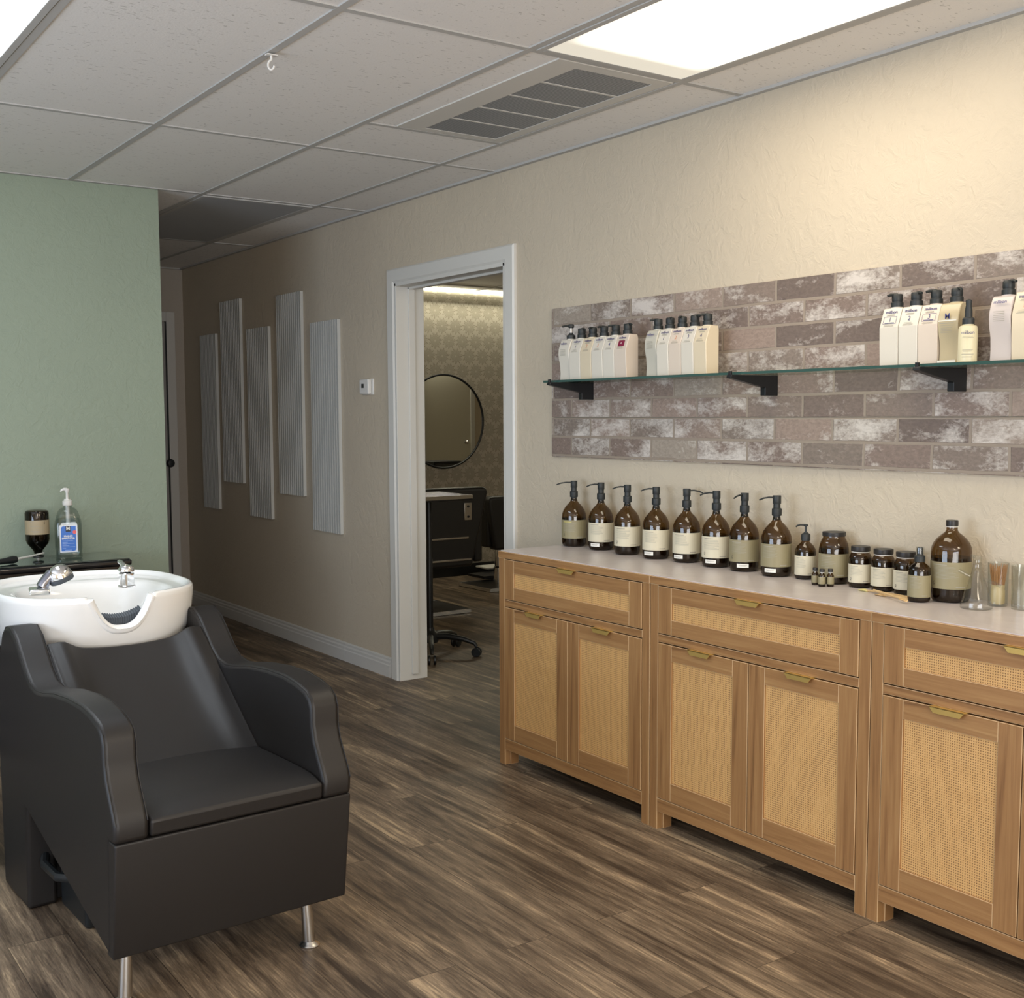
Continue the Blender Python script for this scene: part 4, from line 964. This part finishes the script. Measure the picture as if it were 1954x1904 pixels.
B().prism([(0.045, 0.128), (0.70, 0.30), (0.70, 0.44), (0.045, 0.40)], 'x', AT, Wd - AT).done('underframe', M_leather, U0)
# seat cushion
sc = B(); nx, ny = 14, 14; u0, u1, v0, v1 = AT + 0.002, Wd - AT - 0.002, -0.040, 0.46
top = []
for j_ in range(ny + 1):
    row = []
    for i in range(nx + 1):
        a, c_ = i / nx, j_ / ny
        z = 0.458 + 0.016 * math.sin(PI * c_ ** 0.6) * (0.4 + 0.6 * math.sin(PI * a)) - 0.010 * max(0, 1 - c_ * 6) ** 2
        row.append(sc.bm.verts.new((u0 + (u1 - u0) * a, v0 + (v1 - v0) * c_, z)))
    top.append(row)
for j_ in range(ny):
    for i in range(nx): sc.bm.faces.new((top[j_][i], top[j_][i+1], top[j_+1][i+1], top[j_+1][i]))
bot = [sc.bm.verts.new(p) for p in ((u0, v0 + 0.004, 0.408), (u1, v0 + 0.004, 0.408), (u1, v1, 0.408), (u0, v1, 0.408))]
sc.bm.faces.new([bot[0], bot[1]] + [top[0][i] for i in range(nx, -1, -1)])
sc.bm.faces.new([bot[2], bot[3]] + [top[ny][i] for i in range(nx + 1)])
sc.bm.faces.new([bot[3], bot[0]] + [top[j_][0] for j_ in range(ny + 1)])
sc.bm.faces.new([bot[1], bot[2]] + [top[j_][nx] for j_ in range(ny, -1, -1)])
sc.bm.faces.new(bot[::-1])
sc.done('seat_cushion', M_leather, U0, bevel=0.007, bseg=3, ang=45)
# reclining backrest with softly hollowed middle
bk = B(); nx, ny = 28, 24
f_, r_ = [], []
for j_ in range(ny + 1):
    c_ = j_ / ny; rf, rb_ = [], []
    for i in range(nx + 1):
        a = i / nx; s2 = (a - 0.5) * 2
        v = 0.325 + 0.405 * c_; z = 0.452 + 0.292 * c_
        dish = -0.030 * (1 - abs(s2) ** 3) * math.sin(PI * min(1, c_ * 0.9 + 0.1)) + 0.020 * math.exp(-((abs(s2) - 0.80) / 0.13) ** 2) * min(1, 0.2 + c_ * 1.2)
        nv, nzv = -0.585, 0.811
        hw2 = (Wd - 2 * AT) / 2 + 0.004
        uu = Wd / 2 + s2 * hw2
        droop = -0.030 * (1 - abs(s2) ** 2.2) * c_ ** 3
        rf.append(bk.bm.verts.new((uu, v + nv * dish + droop * 0.0, z + nzv * dish + droop)))
        rb_.append(bk.bm.verts.new((uu, v + 0.05, z - 0.08)))
    f_.append(rf); r_.append(rb_)
for j_ in range(ny):
    for i in range(nx):
        bk.bm.faces.new((f_[j_][i], f_[j_][i+1], f_[j_+1][i+1], f_[j_+1][i])); bk.bm.faces.new((r_[j_][i], r_[j_+1][i], r_[j_+1][i+1], r_[j_][i+1]))
for i in range(nx):
    bk.bm.faces.new((f_[0][i], r_[0][i], r_[0][i+1], f_[0][i+1])); bk.bm.faces.new((f_[ny][i], f_[ny][i+1], r_[ny][i+1], r_[ny][i]))
for j_ in range(ny):
    bk.bm.faces.new((f_[j_][0], f_[j_+1][0], r_[j_+1][0], r_[j_][0])); bk.bm.faces.new((f_[j_][nx], r_[j_][nx], r_[j_+1][nx], f_[j_+1][nx]))
bk.done('backrest', M_leather, U0, bevel=0.008, bseg=3, ang=60)
B().box(AT, Wd - AT, 0.74, 0.94, 0.0, 0.60).done('rear_shell', M_leather, U0, bevel=0.006)
B().box(0.085, Wd - 0.085, 0.475, 0.70, 0.0, 0.235).done('pedestal', M_black, U0, bevel=0.012)
B().tube([(0.12, 0.78, 0.16), (0.06, 0.74, 0.15), (0.035, 0.66, 0.14), (0.04, 0.56, 0.135), (0.10, 0.50, 0.13)], 0.013, 10).done('drain_hose', M_black, U0)
for u, du in ((0.036, -0.008), (0.520, 0.006)):
    lg = B()
    lg.lathe([(0.0165, 0.0), (0.0150, 0.06), (0.0125, 0.112)], (0, 0, 0.013), 24)
    lg.lathe([(0.0265, 0.0), (0.0275, 0.004), (0.024, 0.008), (0.015, 0.015), (0.012, 0.022)], (0, 0, 0.0), 28)
    for v_ in lg.bm.verts:
        zz = v_.co.z
        if zz > 0.02:
            sc_ = 1.0
        v_.co.x += u - du * (zz / 0.12); v_.co.y += 0.035 + 0.004 * (zz / 0.12)
    lg.done('leg', M_steel, U0)
# basin
cu, cv, ha, hb_ = Wd / 2, 1.055, 0.290, 0.315
NT_ = 160
def se(th, p=2.7):
    c_, s_ = math.cos(th), math.sin(th)
    k = (abs(c_) ** p + abs(s_) ** p) ** (-1 / p)
    return k * c_, k * s_
# ring rows: centre shift (u, v), half sizes, height
rows = [(0, 0, 0.12, 0.13, 0.598), (0, 0, 0.165, 0.18, 0.602), (0, 0, 0.205, 0.222, 0.618), (0, 0, 0.238, 0.258, 0.648), (0, 0, 0.262, 0.284, 0.69), (0, 0, 0.276, 0.300, 0.735), (0, 0, 0.285, 0.309, 0.785), (0, 0, 0.2895, 0.314, 0.825), (0, 0, 0.2905, 0.315, 0.842),
        (0, 0, 0.2885, 0.313, 0.852), (0, 0, 0.284, 0.308, 0.857), (0, 0, 0.278, 0.302, 0.857), (0, 0, 0.272, 0.296, 0.852), (0, 0, 0.267, 0.291, 0.845), (0, 0, 0.262, 0.286, 0.842), (0, -0.012, 0.245, 0.262, 0.840), (0, -0.03, 0.225, 0.235, 0.838), (0, -0.035, 0.215, 0.225, 0.832), (0, -0.038, 0.205, 0.215, 0.815), (0, -0.04, 0.196, 0.204, 0.78), (0, -0.04, 0.180, 0.188, 0.735), (0, -0.04, 0.150, 0.16, 0.700), (0, -0.04, 0.10, 0.11, 0.682), (0, -0.04, 0.05, 0.05, 0.676), (0, -0.04, 0.022, 0.022, 0.672)]
def notch(u):
    d_ = abs(u - (cu - 0.003)); return 0.757 + 0.098 * (d_ / 0.094) ** 2.7
bs = B(); RR = []
# subdivide rows for a smooth notch
fine = []
for A_, B_ in zip(rows, rows[1:]):
    for q in range(3): fine.append(tuple(A_[k_] + (B_[k_] - A_[k_]) * q / 3 for k_ in range(5)))
fine.append(rows[-1])
for (su, sv, a, b_, z) in fine:
    ring = []
    for i in range(NT_):
        x_, y_ = se(2 * PI * i / NT_)
        U_, V_ = cu + su + a * x_, cv + sv + b_ * y_
        zz = z
        if V_ < cv - 0.10: zz = min(z, notch(U_))
        ring.append(bs.bm.verts.new((U_, V_, zz)))
    RR.append(ring)
for A_, B_ in zip(RR, RR[1:]):
    for i in range(NT_): bs.bm.faces.new((A_[i], A_[(i+1) % NT_], B_[(i+1) % NT_], B_[i]))
bs.bm.faces.new(RR[0][::-1]); bs.bm.faces.new(RR[-1])
basin = bs.done('basin', M_ceramic, U0, ang=60)
lip = []
for i in range(33):
    d_ = -0.098 + 0.196 * i / 32; uu = cu - 0.003 + d_; zz = min(notch(uu), 0.853) - 0.004
    vv = cv - 0.306 + (0.853 - zz) * 0.10 + 0.02 * (d_ / 0.1) ** 2 * 0.3
    lip.append((uu, vv + 0.003, zz))
B().tube(lip, [0.004] + [0.0145] * 31 + [0.004], 14).done('neck_lip', M_ceramic, basin)
nr = B(); n = 40; R0, R1 = [], []
for i in range(n + 1):
    d_ = -0.070 + 0.140 * i / n; uu = cu - 0.003 + d_; base = 0.772 + 0.03 * (abs(d_) / 0.07) ** 2 * 0.6
    rib = 0.0030 * (i % 2)
    R0.append([nr.bm.verts.new((uu, 0.785, base - 0.035)), nr.bm.verts.new((uu, 0.790 - rib, base + 0.012)), nr.bm.verts.new((uu, 0.808 + rib, base + 0.020 + rib)), nr.bm.verts.new((uu, 0.822, base + 0.008)), nr.bm.verts.new((uu, 0.825, base - 0.035))])
for A_, B_ in zip(R0, R0[1:]):
    for k_ in range(5): nr.bm.faces.new((A_[k_], A_[(k_+1) % 5], B_[(k_+1) % 5], B_[k_]))
nr.bm.faces.new(R0[0]); nr.bm.faces.new(R0[-1][::-1])
nr.done('neck_rest', M_rubber, basin, smooth=False)
# mixer tap
TX, TY = 0.415, 1.03
tp = B().lathe([(0.027, 0), (0.027, 0.004), (0.0240, 0.006), (0.0235, 0.042), (0.022, 0.044)], (TX, TY, 0.838), 28).done('mixer_tap', M_chrome, basin)
tl = B().lathe([(0.0235, 0.0), (0.0240, 0.003), (0.0240, 0.012), (0.019, 0.020), (0.008, 0.023)], (0, 0, 0), 26)
tl.xf(Matrix.Translation((TX, TY, 0.884)) @ Matrix.Rotation(math.radians(-8), 4, 'X'))
tl.tube([(TX, TY + 0.004, 0.900), (TX - 0.003, TY + 0.030, 0.910), (TX - 0.005, TY + 0.050, 0.914)], [0.010, 0.008, 0.006], 12)
tl.done('tap_lever', M_chrome, basin)
# hand shower
hs = B().box(-0.030, 0.030, -0.042, 0.030, 0, 0.020).xf(Matrix.Translation((0.150, 1.035, 0.839)) @ Matrix.Rotation(math.radians(-12), 4, 'Z')).done('shower_holder', M_chrome, basin, bevel=0.006, bseg=3)
a0 = Vector((0.158, 1.045, 0.857)); a1 = Vector((0.194, 1.052, 0.900))
B().tube([a0, a0.lerp(a1, 0.2), a0.lerp(a1, 0.6), a1], [0.016, 0.0175, 0.0175, 0.015], 20).done('shower_handle', mat('smoked_chrome', (0.40, 0.41, 0.48), 0.15, metal=1.0), basin)
hd = B(); hd.lathe([(0.006, 0.040), (0.018, 0.036), (0.030, 0.026), (0.036, 0.010), (0.037, 0.0)], (0, 0, 0), 28)
hd.xf(Matrix.Translation((0.218, 1.046, 0.884)) @ Matrix.Rotation(math.radians(-20), 4, 'Y') @ Matrix.Diagonal((1.0, 0.85, 1.0, 1.0))); hd = hd.done('shower_head', M_chrome, basin)
fc = B(); fc.lathe([(0.034, -0.015), (0.0365, -0.012), (0.037, 0.0005)], (0, 0, 0), 28)
fc.xf(Matrix.Translation((0.218, 1.046, 0.884)) @ Matrix.Rotation(math.radians(-20), 4, 'Y') @ Matrix.Diagonal((1.0, 0.85, 1.0, 1.0))); fc.done('spray_face', M_rubber, basin)

# ------------------------------------------------------------------ black glass topped cabinet and what stands on it
t = thing('black_cabinet', 'low black cabinet with reflective glass top by the green wall', 'cabinet', (0.95, 5.38, 0))
B().box(-0.65, 0.595, -0.145, 0.155, 0.03, 0.715).done('body', M_blackgloss, t, bevel=0.004)
B().box(-0.66, 0.625, -0.165, 0.155, 0.715, 0.742).done('top_board', M_blackgloss, t, bevel=0.010, bseg=4)
B().box(-0.66, 0.615, -0.160, 0.157, 0.742, 0.748).done('glass_top', mat('green_black_glass', (0.035, 0.055, 0.05), 0.04, coat=1.0), t, bevel=0.001)
for x in (-0.60, 0.55):
    for y in (-0.12, 0.13): B().box(x - 0.02, x + 0.02, y - 0.02, y + 0.02, 0, 0.03).done('leg', M_black, t)
for i in range(3): B().box(-0.05, 0.575, -0.152, -0.145, 0.06 + i * 0.215, 0.265 + i * 0.215).done('drawer_front', M_blackgloss, t, bevel=0.003)
ZT = 0.748
# inverted bottle
x, y = 1.222, 5.41
t = thing('amber_bottle', 'upside down dark amber bottle with kraft label by the green wall', 'bottle', (x, y, ZT)); ph = view_angle(x, y)
P = [(0.0140, 0.018), (0.0150, 0.024), (0.020, 0.040), (0.034, 0.058), (0.045, 0.072), (0.0500, 0.088), (0.0505, 0.110), (0.0500, 0.205), (0.047, 0.214), (0.040, 0.218)]
B().lathe(P, (0, 0, 0), 40).done('bottle_glass', M_amber, t)
B().lathe([(q - 0.002, z) for q, z in P[1:9]], (0, 0, 0), 36).done('liquid', mat('black_liquid', (0.008, 0.009, 0.009), 0.2), t)
lb = B().lathe([(0.0508, 0.113), (0.0508, 0.176)], (0, 0, 0), 40, caps=False).done('label', M_kraft, t)
cyl_print([(-0.035, -0.015, 0.171, 0.002)] + [(-0.030 + 0.01 * (i % 3), 0.030, 0.150 - i * 0.007, 0.0012) for i in range(5)], 0.0514, ph, M_inkgrey, lb)
cyl_ring(0.0514, ph, 0.032, 0.165, 0.0035, M_inkdark, lb)
B().lathe([(0.020, 0.008), (0.024, 0.010), (0.024, 0.016), (0.015, 0.019)], (0, 0, 0), 28).done('cap', M_black, t)
B().lathe([(0.0055, 0.0), (0.0035, 0.009)], (0, 0, 0), 16).done('nozzle', M_whiteplastic, t)

# hand sanitizer
x, y = 1.345, 5.375
t = thing('hand_sanitizer_bottle', 'clear hand sanitizer bottle with white pump and blue label', 'bottle', (x, y, ZT), view_angle(x, y) + PI / 2)
def rrect(a, b_, r, n=5):
    o = []
    for cx_, cy_, a0 in ((a - r, b_ - r, 0), (-a + r, b_ - r, 90), (-a + r, -b_ + r, 180), (a - r, -b_ + r, 270)):
        for i in range(n + 1): th = math.radians(a0 + 90 * i / n); o.append((cx_ + r * math.cos(th), cy_ + r * math.sin(th)))
    return o
sb = B(); prev = None
for a, b_, r, z in ((0.054, 0.034, 0.018, 0.002), (0.057, 0.037, 0.02, 0.008), (0.055, 0.036, 0.02, 0.03), (0.057, 0.037, 0.02, 0.05), (0.057, 0.037, 0.02, 0.150), (0.055, 0.036, 0.024, 0.165), (0.048, 0.034, 0.026, 0.190), (0.040, 0.032, 0.028, 0.212), (0.030, 0.027, 0.0265, 0.222), (0.018, 0.018, 0.0178, 0.226), (0.018, 0.018, 0.0178, 0.240)):
    ring = [sb.bm.verts.new((p, q, z)) for p, q in rrect(a, b_, r)]
    if prev:
        for i in range(len(ring)): sb.bm.faces.new((prev[i], prev[(i+1) % len(ring)], ring[(i+1) % len(ring)], ring[i]))
    else: sb.bm.faces.new(ring[::-1])
    prev = ring
sb.bm.faces.new(prev)
sb.done('bottle_body', M_clear2, t)
gel = B(); prev = None
for a, b_, r, z in ((0.050, 0.031, 0.018, 0.006), (0.053, 0.034, 0.02, 0.05), (0.053, 0.034, 0.02, 0.148), (0.046, 0.031, 0.024, 0.178)):
    ring = [gel.bm.verts.new((p, q, z)) for p, q in rrect(a, b_, r)]
    if prev:
        for i in range(len(ring)): gel.bm.faces.new((prev[i], prev[(i+1) % len(ring)], ring[(i+1) % len(ring)], ring[i]))
    else: gel.bm.faces.new(ring[::-1])
    prev = ring
gel.bm.faces.new(prev); gel.done('gel', glass_mat('clear_gel', (0.86, 0.90, 0.90), 0.6, 0.05), t)
B().lathe([(0.020, 0.236), (0.021, 0.238), (0.021, 0.254), (0.018, 0.257), (0.014, 0.258), (0.014, 0.264)], (0, 0, 0), 28).done('pump_collar', M_whiteplastic, t)
B().lathe([(0.0085, 0.155), (0.009, 0.236)], (0, 0, 0), 16).done('dip_tube', M_whiteplastic, t)
ph_ = B().lathe([(0.006, 0.262), (0.0055, 0.290), (0.010, 0.300), (0.011, 0.308), (0.009, 0.311)], (0, 0, 0), 16)
ph_.tube([(0, 0, 0.306), (-0.012, 0.0, 0.3075), (-0.022, 0, 0.304), (-0.026, 0, 0.297)], [0.008, 0.007, 0.0055, 0.004], 10); ph_.done('pump_head', M_whiteplastic, t)
# local axes after rotation: x = picture right, -y faces the viewer
FY = -0.0382
def lab_poly(x0, x1, z0, z1, y_, m, name, r=0.0, parent=None):
    q = B(); pts = [(x0, z0), (x1, z0), (x1, z1), (x0, z1)]
    if r:
        pts = [(x0, z0)]
        pts += [(x1 - r + r * math.sin(a), z0 + r - r * math.cos(a)) for a in [PI / 2 * i / 6 for i in range(7)]]
        pts += [(x1, z1)]
        pts += [(x0 + r - r * math.sin(a), z1 - r + r * math.cos(a)) for a in [PI / 2 * i / 6 for i in range(7)]]
    q.prism(pts, 'y', y_, y_ + 0.0006); return q.done(name, m, parent, smooth=False)
lb = lab_poly(-0.037, 0.037, 0.030, 0.150, FY, mat('white_label', (0.72, 0.74, 0.78), 0.45), 'label', 0, t)
lab_poly(-0.031, 0.031, 0.035, 0.146, FY - 0.0005, mat('blue_label', (0.045, 0.17, 0.56), 0.4), 'blue_field', 0.012, lb)
lab_poly(-0.011, 0.009, 0.121, 0.146, FY - 0.0010, mat('logo_black', (0.01, 0.012, 0.02), 0.4), 'logo_block', 0, lb)
text('M', 0.020, (-0.001, FY - 0.0014, 0.135), (1, 0, 0), (0, 0, 1), M_stick, lb, 'logo_lettering', offs=0.0008)
text('HAND', 0.0115, (-0.001, FY - 0.0014, 0.1015), (1, 0, 0), (0, 0, 1), M_stick, lb, 'lettering', offs=0.0004, squash=1.1)
text('SANITIZER', 0.0115, (-0.001, FY - 0.0014, 0.0910), (1, 0, 0), (0, 0, 1), M_stick, lb, 'lettering', offs=0.0004, squash=0.98)
bars([(-0.026, 0.018, 0.081, 0.0012), (-0.026, -0.004, 0.075, 0.0012), (-0.026, 0.024, 0.069, 0.0012), (-0.026, -0.010, 0.064, 0.0012), (-0.026, 0.002, 0.059, 0.0012), (-0.026, 0.026, 0.054, 0.0012), (-0.026, -0.012, 0.047, 0.0012), (-0.016, 0.012, 0.0395, 0.0018)], (0, FY - 0.0012, 0), (1, 0, 0), (0, 0, 1), mat('pale_blue_ink', (0.45, 0.58, 0.82), 0.5), lb)
bd = B(); bd.lathe([(0.0080, 0), (0.0080, 0.0006)], (0, 0, 0), 24); bd.xf(Matrix.Translation((0.0255, FY - 0.0006, 0.119)) @ Matrix.Rotation(math.radians(90), 4, 'X')); bd.done('red_badge', mat('coral_badge', (0.80, 0.12, 0.12), 0.4), lb)

# bristle brush
t = thing('hair_brush', 'black handled brush with pale bristles lying on the glass top', 'brush', (1.085, 5.30, ZT))
B().tube([(-0.10, -0.045, 0.014), (-0.02, -0.005, 0.016), (0.008, 0.006, 0.018), (0.024, 0.013, 0.018)], [0.010, 0.013, 0.017, 0.014], 16).done('handle', M_black, t)
br_ = B(); br_.tube([(0.026, 0.014, 0.018), (0.10, 0.05, 0.024), (0.155, 0.082, 0.030)], [0.006, 0.0045, 0.0035], 10); br_.done('bristles', mat('pale_bristles', (0.62, 0.62, 0.58), 0.6), t)

# black trolley at the left picture edge
t = thing('salon_trolley', 'black salon trolley at the left picture edge behind the chair', 'trolley', (0.48, 3.95, 0))
for x in (-0.19, 0.19):
    for y in (-0.19, 0.19): B().box(x - 0.011, x + 0.011, y - 0.011, y + 0.011, 0.03, 0.74).done('post', M_blackmetal, t)
B().box(-0.205, 0.205, -0.205, 0.205, 0.0, 0.030).done('base', M_blackmetal, t, bevel=0.006)
B().box(-0.205, 0.205, -0.205, 0.205, 0.722, 0.745).done('top_tray', M_blackgloss, t, bevel=0.005)
rn2 = random.Random(3)
for i in range(4):
    z = 0.36 + i * 0.09
    dr = B().box(-0.178, 0.178, -0.200, 0.18, z, z + 0.078).done('drawer', M_blackgloss, t, bevel=0.004)
    B().box(-0.178, 0.178, -0.206, -0.200, z + 0.066, z + 0.074).done('drawer_edge', M_steel, dr)

# ------------------------------------------------------------------ side room
M_led = mat('led_emitter', (1, 1, 1), 0.5, emis=((1.0, 0.96, 0.72), 9.0))
tag(B().box(3.2, 10.4, YS - 0.016, YS - 0.001, 2.415, 2.432).done('led_strip', M_led, smooth=False), 'glowing led strip along the top of the patterned wall', 'light strip')

t = thing('round_mirror', 'round wall mirror with thin black frame on patterned wallpaper', 'mirror', (5.205, YS, 1.325))
B().tube([(0.392 * math.cos(a), -0.014, 0.392 * math.sin(a)) for a in [2 * PI * i / 72 for i in range(72)]], 0.0085, 10, closed=True).done('frame', M_blackmetal, t)
gm = B(); gm.lathe([(0.388, 0), (0.388, 0.010)], (0, 0, 0), 72); gm.xf(Matrix.Translation((0, -0.001, 0)) @ Matrix.Rotation(math.radians(90), 4, 'X'))
gm.done('mirror_glass', mat('mirror_silver', (0.86, 0.87, 0.84), 0.01, metal=1.0), t)

# rolling tray stand
t = thing('tray_trolley', 'black rolling tray stand just inside the doorway', 'trolley', (3.42, 5.73, 0))
B().lathe([(0.019, 0.09), (0.019, 0.55), (0.0155, 0.56), (0.0155, 0.895)], (0, 0, 0), 20).done('pole', M_blackmetal, t)
B().lathe([(0.045, 0.075), (0.050, 0.09), (0.045, 0.125), (0.026, 0.145), (0.024, 0.16)], (0, 0, 0), 24).done('hub', M_black, t)
for k_ in range(5):
    a = math.radians(-119 + 72 * k_); dx, dy = math.cos(a), math.sin(a)
    lg = B().tube([(dx * 0.03, dy * 0.03, 0.108), (dx * 0.10, dy * 0.10, 0.112), (dx * 0.20, dy * 0.20, 0.098), (dx * 0.262, dy * 0.262, 0.078), (dx * 0.275, dy * 0.275, 0.058)], [0.020, 0.018, 0.015, 0.013, 0.010], 10).done('base_leg', M_black, t)
    cs = B()
    for s_ in (-0.016, 0.016):
        q = B(); cs.lathe([(0.024, -0.007), (0.027, -0.004), (0.027, 0.004), (0.024, 0.007)], (0, 0, 0), 20)
        for v_ in cs.bm.verts:
            if not v_.tag:
                co = v_.co.copy(); v_.co = (dx * 0.275 + co.x * dx - (co.z + s_) * dy, dy * 0.275 + co.x * dy + (co.z + s_) * dx, 0.027 + co.y); v_.tag = True
        q.bm.free()
    cs.done('caster', M_black, lg)
tr = B().box(-0.17, 0.19, -0.17, 0.20, 0.895, 0.905).done('tray', M_blackgloss, t, bevel=0.003)
e = B()
for q in ((-0.17, 0.19, -0.17, -0.164), (-0.17, 0.19, 0.194, 0.20), (-0.17, -0.164, -0.164, 0.194), (0.184, 0.19, -0.164, 0.194)): e.box(*q, 0.905, 0.925)
e.done('tray_rim', M_steel, tr, smooth=False)

# styling chairs seen from behind
def styling_chair(x, y, rz, label, w_, top, plate=True):
    t = thing('styling_chair', label, 'salon chair', (x, y, 0), rz, 'black styling chairs in the side room')
    hw_ = w_ / 2
    B().prism([(-hw_ + 0.06, 0.34), (hw_ - 0.13, 0.34), (hw_, top - 0.04), (hw_ - 0.01, top - 0.005), (hw_ - 0.05, top), (-hw_ + 0.05, top), (-hw_ + 0.01, top - 0.005), (-hw_, top - 0.04)], 'y', 0.0, 0.10).done('backrest', M_leather2, t, bevel=0.022, bseg=4)
    B().box(-hw_ + 0.07, hw_ - 0.07, 0.06, 0.56, 0.37, 0.50).done('seat', M_leather2, t, bevel=0.025, bseg=4)
    for s_ in (-1, 1): B().prism([(0.05, 0.36), (0.52, 0.36), (0.52, 0.62), (0.46, 0.65), (0.05, 0.68)], 'x', s_ * (hw_ - 0.05) - 0.035, s_ * (hw_ - 0.05) + 0.035).done('armrest', M_leather2, t, bevel=0.018, bseg=3)
    B().lathe([(0.038, 0.03), (0.038, 0.16), (0.028, 0.17), (0.028, 0.37)], (0, 0.32, 0), 24).done('hydraulic_column', M_chrome, t)
    pb = B().box(-0.23, 0.23, 0.09, 0.55, 0.0, 0.028).done('base_plate', M_blackmetal, t, bevel=0.003)
    e = B()
    for q in ((-0.235, 0.235, 0.085, 0.09), (-0.235, 0.235, 0.55, 0.555), (-0.235, -0.23, 0.09, 0.55), (0.23, 0.235, 0.09, 0.55)): e.box(*q, 0.004, 0.030)
    e.done('chrome_rim', M_chrome, pb, smooth=False)
    if plate:
        pl_ = B().box(hw_ - 0.20, hw_ - 0.14, -0.006, 0.0, 0.66, 0.78).done('badge_plate', M_steel, t, bevel=0.003)
        for zz in (0.685, 0.755):
            q = B().lathe([(0.008, 0), (0.008, 0.004)], (0, 0, 0), 14); q.xf(Matrix.Translation((hw_ - 0.17, -0.006, zz)) @ Matrix.Rotation(math.radians(90), 4, 'X')); q.done('screw', M_blackmetal, pl_)
    return t
c1 = styling_chair(4.16, 6.72, 0.0, 'black styling chair behind the tray stand, seen from the back', 0.66, 0.885)
for (x0, x1, z) in ((-0.30, 0.16, 0.535), (-0.30, 0.18, 0.385)): B().box(x0, x1, -0.012, 0.0, z, z + 0.014).done('back_rail', M_steel, c1, bevel=0.002)
c2 = styling_chair(5.25, 7.40, 0.0, 'black styling chair cut off by the doorway right side', 0.60, 0.755, plate=False)
ft = B().box(0.16, 0.46, 0.72, 0.90, 0.085, 0.100).done('footrest', M_ring, c2, bevel=0.004)
B().box(-0.02, 0.30, 0.50, 0.74, 0.045, 0.065).done('footrest_arm', M_blackmetal, c2)
B().box(0.18, 0.44, 0.74, 0.88, 0.0, 0.085).done('footrest_support', M_blackmetal, ft)
# low cabinet that shows in the mirror
t = thing('black_cabinet', 'low black drawer cabinet reflected at the bottom of the round mirror', 'cabinet', (8.35, 3.2, 0))
B().box(-0.22, 0.22, -0.22, 0.22, 0.0, 0.76).done('body', M_blackmetal, t, bevel=0.004)
for i in range(3): B().box(-0.20, 0.20, 0.22, 0.232, 0.06 + i * 0.23, 0.27 + i * 0.23).done('drawer_front', M_blackgloss, t, bevel=0.003)
